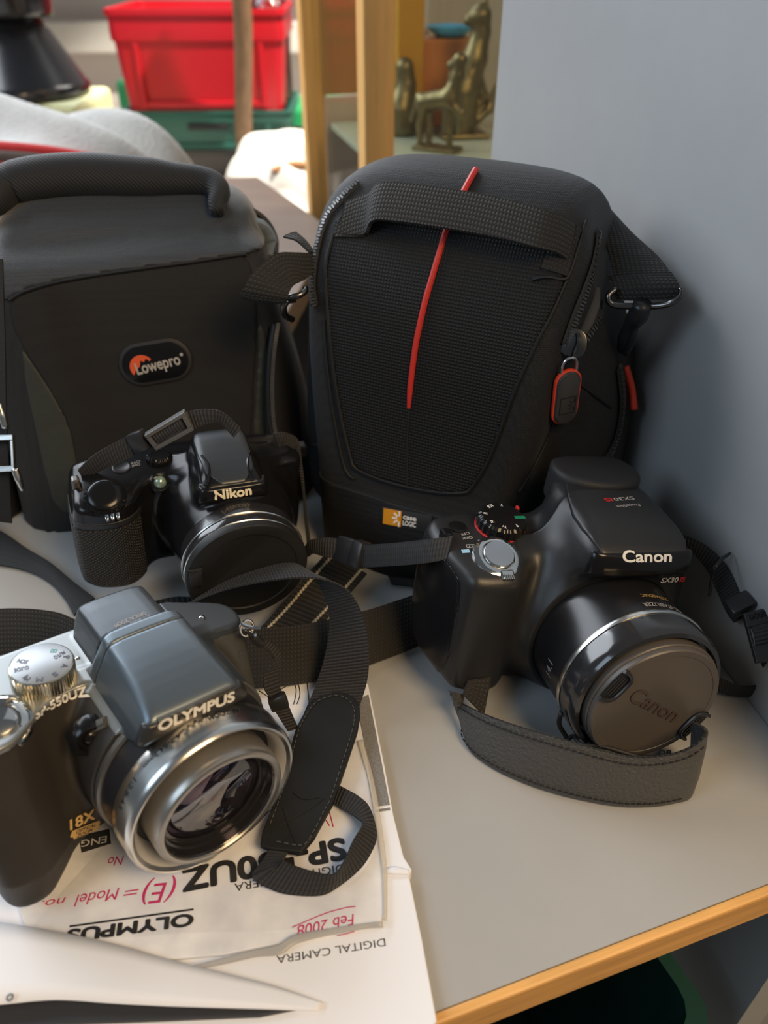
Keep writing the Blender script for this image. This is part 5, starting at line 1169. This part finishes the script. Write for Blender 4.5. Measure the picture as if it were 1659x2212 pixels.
# oval badge with emblem and lettering
b0_, b1_ = Lw.hit(259, 793), Lw.hit(415, 767); ctr_ = Lw.hit(337, 781); nb = Lw.grad(ctr_[None])[0]; Fb = frame(b1_-b0_, nb)
bl = np.linalg.norm(b1_-b0_)
bg = Lw.add('badge', onframe(prism(stadium(bl, bl*.60, 20), 0, 2.6, 1.0), ctr_, Fb), M_rub, LOW, True, label='oval rubber badge')
Lw.add('badge_face', onframe(prism(stadium(bl*.90, bl*.50, 20), 2.4, 2.75, .05), ctr_, Fb), M_gloss, bg, True)
hw = []
for k in range(21): a = math.radians(215-180*k/20*1.02); hw.append((-bl*.19+bl*.165*math.cos(a), -bl*.03+bl*.165*math.sin(a)))
hw += [(-bl*.07, bl*.03), (-bl*.115, bl*.075), (-bl*.15, bl*.03), (-bl*.19, bl*.06), (-bl*.22, -bl*.02), (-bl*.28, -bl*.06)]
Lw.add('badge_emblem', onframe(prism(hw, 2.7, 3.0), ctr_, Fb), mat('orange_red_emblem', (0.70, 0.10, 0.03), .5), bg, False)
A0 = ctr_+Fb[:, 0]*(-bl*.27)+Fb[:, 1]*(-bl*.125); B0 = ctr_+Fb[:, 0]*(bl*.34)+Fb[:, 1]*(-bl*.075)
V, Fc = lay('Lowepro', A0, B0, Fb[:, 1], bl*.155, None, 3.05, .03); obj('badge_lettering', V*Lw.k, Fc, mat('silver_grey_lettering', (0.42, 0.40, 0.37), .5), bg, False)
Lw.add('badge_dot', onframe(lathe([(0, 3.2), (bl*.022, 3.2), (bl*.022, 2.6)], axis=2, n=20), ctr_+Fb[:, 0]*bl*.37+Fb[:, 1]*bl*.05, Fb), mat('silver_grey_lettering', (0.42, 0.40, 0.37), .5), bg, False)
# padded handle
hp_ = [aty(-40, 470, .455), aty(-12, 428, .46), aty(20, 402, .47), aty(90, 385, .475), aty(180, 379, .48), aty(280, 383, .483), aty(370, 388, .485), aty(430, 390, .485), aty(462, 398, .482), aty(474, 418, .475), aty(468, 440, .468), aty(470, 462, .463)]
obj('padded_handle', *tube(hp_, [.006, .010, .0125, .0125, .0125, .0125, .0122, .0115, .0095, .008, .0065, .004], 16, 70), mat('twill_webbing', (0.012, 0.012, 0.013), .7, bump='twill', bscale=240, bstr=.7, bdist=.0005, var=.4, sheen=.08), LOW, True, world=True, label='padded black twill handle')
# open zip on the right flank with grey-blue lining
Lw.add('open_lining', tube([Lw.loc(aty(520, 470, .49))[0], Lw.loc(aty(560, 492, .50))[0], Lw.loc(aty(580, 530, .50))[0], Lw.loc(aty(578, 560, .49))[0]], [4, 9, 9, 5], 12, 24, flat=.5), mat('grey_blue_lining', (0.22, 0.27, 0.32), .7, bump='noise', bscale=200, bstr=.5, bdist=.002), LOW, label='grey-blue lining in the open zip')
def wzip(L, par, bd, m=M_zip):
    return zipper(bd, 'zipper', [tuple(bd.loc(aty(*p_))[0])+(0,) for p_ in L] if False else np.array([np.append(bd.loc(aty(*p_))[0], 0) for p_ in L])[:, :3].tolist(), par)
def free_zip(L, par, k=60, edge=True):
    P = catmull([aty(*p_) for p_ in L], k); parts = []; T = np.gradient(P, axis=0)
    for i in range(k): parts.append(box(P[i], (.0009, .0022, .0022), 0, frame(T[i], EYE-P[i])))
    V, Fc = join(*parts); z = obj('zipper', V, Fc, M_zip, par, False, world=True)
    obj('zip_binding', *tube(P+np.array([-.0022, .002, -.001]), .0022, 8), M_nyl2, par, True, world=True)
free_zip([(512, 450, .480), (535, 468, .482), (553, 500, .480), (562, 540, .474), (560, 580, .465)], LOW)
free_zip([(512, 447, .512), (550, 455, .512), (580, 480, .508), (597, 515, .50), (598, 552, .49)], LOW)
# lower flank zip
zp = [(601, 700, .440), (592, 760, .432), (588, 830, .426), (590, 900, .420), (598, 950, .415)]
free_zip([(p_[0], p_[1], p_[2]-.012) for p_ in zp], LOW)
# strap with metal slider at the left edge
ls = strap('side_strap', [aty(-30, 560, .40), aty(-28, 760, .375), aty(-30, 880, .36), aty(-34, 1010, .345), aty(-40, 1120, .335)], [aty(6, 560, .40), aty(12, 760, .375), aty(14, 880, .36), aty(20, 1010, .345), aty(26, 1130, .335)], M_nyl2, LOW, .002, 40)
bo3, lp3, bn3 = buckle_frame('metal_slider', [aty(-40, 940, .348), aty(30, 938, .348), aty(34, 1018, .338), aty(-40, 1022, .338)], M_oring, ls, .003, .16, label='silver metal strap slider')
obj('metal_tongue', *tube([aty(-2, 872, .352), aty(6, 900, .350), aty(12, 925, .348)], [.0012, .0022, .0018], 8, 12), M_oring, ls, True, world=True)
obj('metal_tongue', *tube([aty(32, 1012, .336), aty(40, 1035, .334), aty(49, 1060, .332)], [.0020, .0020, .0010], 8, 12), M_oring, ls, True, world=True)
# broad shoulder strap lying across the shelf, behind the silver camera
bs = strap('shoulder_strap', P3([(-60, 1318, .018), (40, 1314, .018), (120, 1322, .017), (180, 1345, .016), (300, 1375, .016), (420, 1372, .018), (500, 1362, .019), (560, 1358, .020), (640, 1352, .020), (720, 1336, .020), (800, 1316, .020), (890, 1286, .020), (960, 1262, .018)]),
      P3([(-60, 1418, .002), (40, 1414, .002), (110, 1408, .002), (170, 1418, .002), (290, 1450, .003), (420, 1476, .008), (500, 1486, .009), (560, 1486, .010), (640, 1478, .009), (720, 1462, .006), (800, 1436, .003), (890, 1402, .002), (960, 1370, .002)]), M_webc, LOW, .0022, 120)
# smooth strap running from under the bag to the left edge
strap('carrying_strap', P3([(-40, 1128, .006), (10, 1152, .006), (60, 1186, .005), (110, 1216, .005), (160, 1258, .004), (205, 1292, .004)]), P3([(-40, 1216, .002), (20, 1224, .002), (70, 1238, .002), (110, 1262, .002), (140, 1295, .002), (160, 1330, .002)]), M_nyl2, LOW, .0022, 50)
# ================================================================== papers under the silver camera
M_paper = mat('white_paper', (0.88, 0.90, 0.96), 0.6, var=0.02, vscale=12)
M_cover = mat('scuffed_cover_paper', (0.88, 0.89, 0.95), 0.5, bump='noise', bscale=40, bstr=0.1, bdist=0.001, var=0.17, vscale=75)
M_ink = mat('black_ink', (0.02, 0.02, 0.022), 0.5)
M_gink = mat('grey_halftone', (0.23, 0.225, 0.22), 0.6, bump='noise', bscale=2500, var=0.5, vscale=2500)
M_pink = mat('pink_ballpoint', (0.62, 0.03, 0.16), 0.5)
def flat(name, pts, z, th, m, par=None, bev=0.0003, label=None):
    P = [at(px, py, z)[:2] for px, py in pts]
    if sum(P[i][0]*P[(i+1) % len(P)][1]-P[(i+1) % len(P)][0]*P[i][1] for i in range(len(P))) < 0: P = P[::-1]
    return obj(name, *prism(P, z-th, z, bev), m, par, False, world=par is not None, label=label)
DN = np.array([0, -1.0, 0])
def wr(name, s, pA, pB, hpx, z, m, par, bold=.02, shear=0.0):
    """print on a sheet at height z, from pA to pB (baseline), cap height given in pixels"""
    A, B_ = at(*pA, z), at(*pB, z); mid = ((pA[0]+pB[0])/2, (pA[1]+pB[1])/2); h = np.linalg.norm(at(mid[0], mid[1]+hpx, z)-at(*mid, z))
    U = B_-A; U /= np.linalg.norm(U); up_ = np.cross([0, 0, 1.0], U)
    V, Fc = lay(s, A, B_, up_, h, None, .00006, bold, shear); return obj(name, V, Fc, m, par, False, world=True)
def line(name, L, z, r, m, par): return obj(name, *tube([at(px, py, z) for px, py in L], r, 5, 4*len(L), flat=.3), m, par, True, world=True)
# large white booklet underneath
ZB = .0058
bk_ = thing('paper_booklet', 'large white paper booklet lying under the silver camera, its right edge worn', 'booklet', at(500, 1900, 0))
flat('pages', [(380, 1415), (560, 1452), (700, 1462), (795, 1476), (806, 1530), (830, 1650), (850, 1760), (872, 1850), (890, 1878), (884, 1892), (912, 2030), (930, 2130), (944, 2206), (936, 2216), (760, 2290), (-260, 2330), (-260, 1700), (60, 1500)], ZB, ZB-.0001, M_paper, bk_, .0006)
wr('booklet_title', 'DIGITAL CAMERA', (831, 2027), (597, 2065), 17, ZB, M_ink, bk_, .0)
z_ = ZB+.0003
flat('halftone_strip', [(770, 1512), (796, 1500), (842, 1738), (812, 1742)], z_, .0002, M_gink, bk_, 0)
flat('halftone_strip', [(812, 1749), (842, 1744), (843, 1749), (812, 1754)], z_, .0002, M_gink, bk_, 0)
for L in ([(662, 1462), (665, 1490), (668, 1522)], [(622, 1478), (634, 1476), (640, 1490), (636, 1515), (628, 1535)], [(632, 1476), (644, 1478), (648, 1500), (640, 1525)], [(606, 1490), (640, 1468), (655, 1460)], [(560, 1492), (600, 1520), (620, 1548)]): line('line_drawing', L, z_, .00022, M_ink, bk_)
# torn fold at the right edge of the booklet
obj('page_fold', *tube([at(822, 1885, ZB+.0006), at(850, 1880, ZB+.0012), at(884, 1884, ZB+.0008)], [.0006, .0017, .0010], 8, 20, flat=.35), M_paper, bk_, True, world=True)
# instruction manual in a clear sleeve
ZM = .0078
mn = thing('instruction_manual', 'scuffed printed camera manual with pink handwriting in a clear sleeve, under the silver camera', 'manual', at(450, 1900, 0))
cov = flat('cover', [(120, 1650), (420, 1560), (640, 1520), (755, 1560), (775, 1600), (795, 1680), (815, 1790), (828, 1880), (830, 1975), (818, 1992), (700, 2018), (600, 2038), (480, 2062), (300, 2078), (60, 2020), (30, 1940), (60, 1800)], ZM, ZM-ZB-.0002, M_cover, mn, .0004)
ZT = ZM+.0001
wr('maker_name', 'OLYMPUS', (417, 1974), (146, 2010), 25, ZT, M_ink, mn, .06)
flat('title_rule', [(418, 1962), (418, 1966), (150, 2003), (150, 1999)], ZT+.0001, .0001, M_ink, mn, 0)
wr('model_name', 'SP-550UZ', (740, 1811), (393, 1880), 46, ZT, M_ink, mn, .055)
wr('cover_lettering', 'DIGITAL CAMERA', (742, 1866), (506, 1909), 17, ZT, M_ink, mn, .0)
flat('language_mark', [(170, 1806), (236, 1790), (240, 1822), (176, 1842)], ZT+.0001, .0001, mat('dark_grey_print', (0.045, 0.045, 0.045), .5), mn, 0)
wr('language_lettering', 'ENG', (231, 1806), (176, 1816), 14, ZT+.0002, M_white, mn, .02)
for s_, a_, b_, h_ in (('(E)', (381, 1904), (310, 1912), 42), ('=', (301, 1913), (268, 1918), 24), ('Model', (258, 1918), (163, 1934), 24), ('no.', (143, 1938), (92, 1946), 17), ('No', (268, 1848), (234, 1853), 19)): wr('handwriting', s_, a_, b_, h_, ZT, M_pink, mn, -.012, .22)
wr('handwriting', 'Feb 2008', (764, 1974), (640, 2000), 24, ZT, M_pink, mn, -.012, .22)
line('handwriting', [(768, 1958), (746, 1961), (700, 1974), (631, 2003)], ZT, .00022, M_pink, mn); line('handwriting', [(766, 2012), (745, 2018), (728, 2021)], ZT, .0002, M_pink, mn)
line('handwriting', [(700, 1768), (706, 1774), (712, 1784)], ZT, .00025, M_pink, mn); line('handwriting', [(712, 1755), (716, 1770), (720, 1786)], ZT, .00025, M_pink, mn)
# clear sleeve round the manual: thin wrinkled film with a welded lip
def film(name, quad, z0, n, m_, par, amp=.0006, edge_up=.002):
    V = []; Fc = []
    for i in range(n):
        for j in range(n):
            u, v = i/(n-1), j/(n-1); q_ = (np.array(quad[0])*(1-u)+np.array(quad[1])*u)*(1-v)+(np.array(quad[3])*(1-u)+np.array(quad[2])*u)*v
            e = max(0, 1-min(u, 1-u, v, 1-v)*12)
            p_ = at(q_[0], q_[1], z0); V.append(p_+[0, 0, amp*(math.sin(17*u+5*v)+math.sin(9*v-13*u+1))*.5*e+amp*.3*(1+math.sin(31*u)*math.sin(27*v))*e-edge_up*.3*e])
    for i in range(n-1):
        for j in range(n-1): Fc.append((i*n+j, (i+1)*n+j, (i+1)*n+j+1, i*n+j+1))
    return obj(name, V, Fc, m_, par, True, world=True)
slv = thing('clear_sleeve', 'clear plastic sleeve with a wrinkled lip around the printed manual', 'plastic sleeve', at(560, 1950, 0))
G_film = glass_mat('clear_film', (0.99, 0.99, 0.995), 0.02, 0.16, 0.25)
film('sleeve_front', [(40, 2035), (842, 1995), (788, 1560), (420, 1600)], ZM+.0012, 40, G_film, slv, .0007)
M_weld = mat('cloudy_film_weld', (0.50, 0.49, 0.47), .25, alpha=.55)
V, Fc, UV = ribbon([at(x_, y_, ZM+.0016) for x_, y_ in ((392, 2092), (470, 2072), (545, 2052), (600, 2040), (640, 2018), (720, 2004), (790, 1994), (826, 1990))], [at(x_, y_, ZM+.0006) for x_, y_ in ((400, 2098), (480, 2084), (552, 2068), (606, 2062), (644, 2038), (726, 2018), (794, 2006), (828, 2004))], .0005, 60)
obj('welded_lip', V, Fc, M_weld, slv, True, UV, world=True, label='cloudy welded lip of the sleeve')
V, Fc, UV = ribbon([at(x_, y_, ZM+.0014) for x_, y_ in ((772, 1600), (795, 1680), (812, 1780), (826, 1880), (830, 1985))], [at(x_, y_, ZM+.0004) for x_, y_ in ((784, 1598), (806, 1680), (824, 1780), (836, 1880), (836, 1990))], .0005, 50)
obj('welded_lip', V, Fc, mat('cloudy_film_weld_pale', (0.70, 0.66, 0.58), .25, alpha=.5), slv, True, UV, world=True)
# folded white sheet at the lower left, a dark slab painting the shaded gap beneath it
dk = flat('gap_shade', [(-260, 2120), (0, 2150), (300, 2160), (600, 2172), (640, 2178), (560, 2194), (300, 2205), (-260, 2225)], .0080, .0020, mat('gap_shade_black', (0.03, 0.03, 0.033), .55), None)
tag(dk, 'thin dark slab painting the shaded gap under the white sheet at the front left', 'shade slab')
sheet = thing('folded_sheet', 'folded blank white sheet slanting across the lower left over the manual', 'sheet of paper', at(250, 2090, 0))
top_e = [(-260, 1965), (-60, 1985), (0, 1992), (120, 2012), (250, 2040), (370, 2074), (500, 2106), (600, 2132), (700, 2166)]
bot_e = [(-260, 2168), (-60, 2172), (0, 2170), (120, 2160), (250, 2168), (370, 2174), (500, 2178), (600, 2181), (690, 2184)]
V, Fc, UV = ribbon([at(x_, y_, .0070+.007*max(0, 1-i_/8)) for i_, (x_, y_) in enumerate(top_e)], [at(x_, y_, .0072+.0095*max(0, 1-i_/8)) for i_, (x_, y_) in enumerate(bot_e)], .0006, 60)
obj('sheet_leaf', V, Fc, M_paper, sheet, True, UV, world=True)
obj('hole_reinforcement', *lathe([(.0006, 0), (.0013, 0), (.0013, .0001), (.0006, .0001), (.0006, 0)], at(22, 2155, .0150), 2, 24), M_gink, sheet, False, world=True)
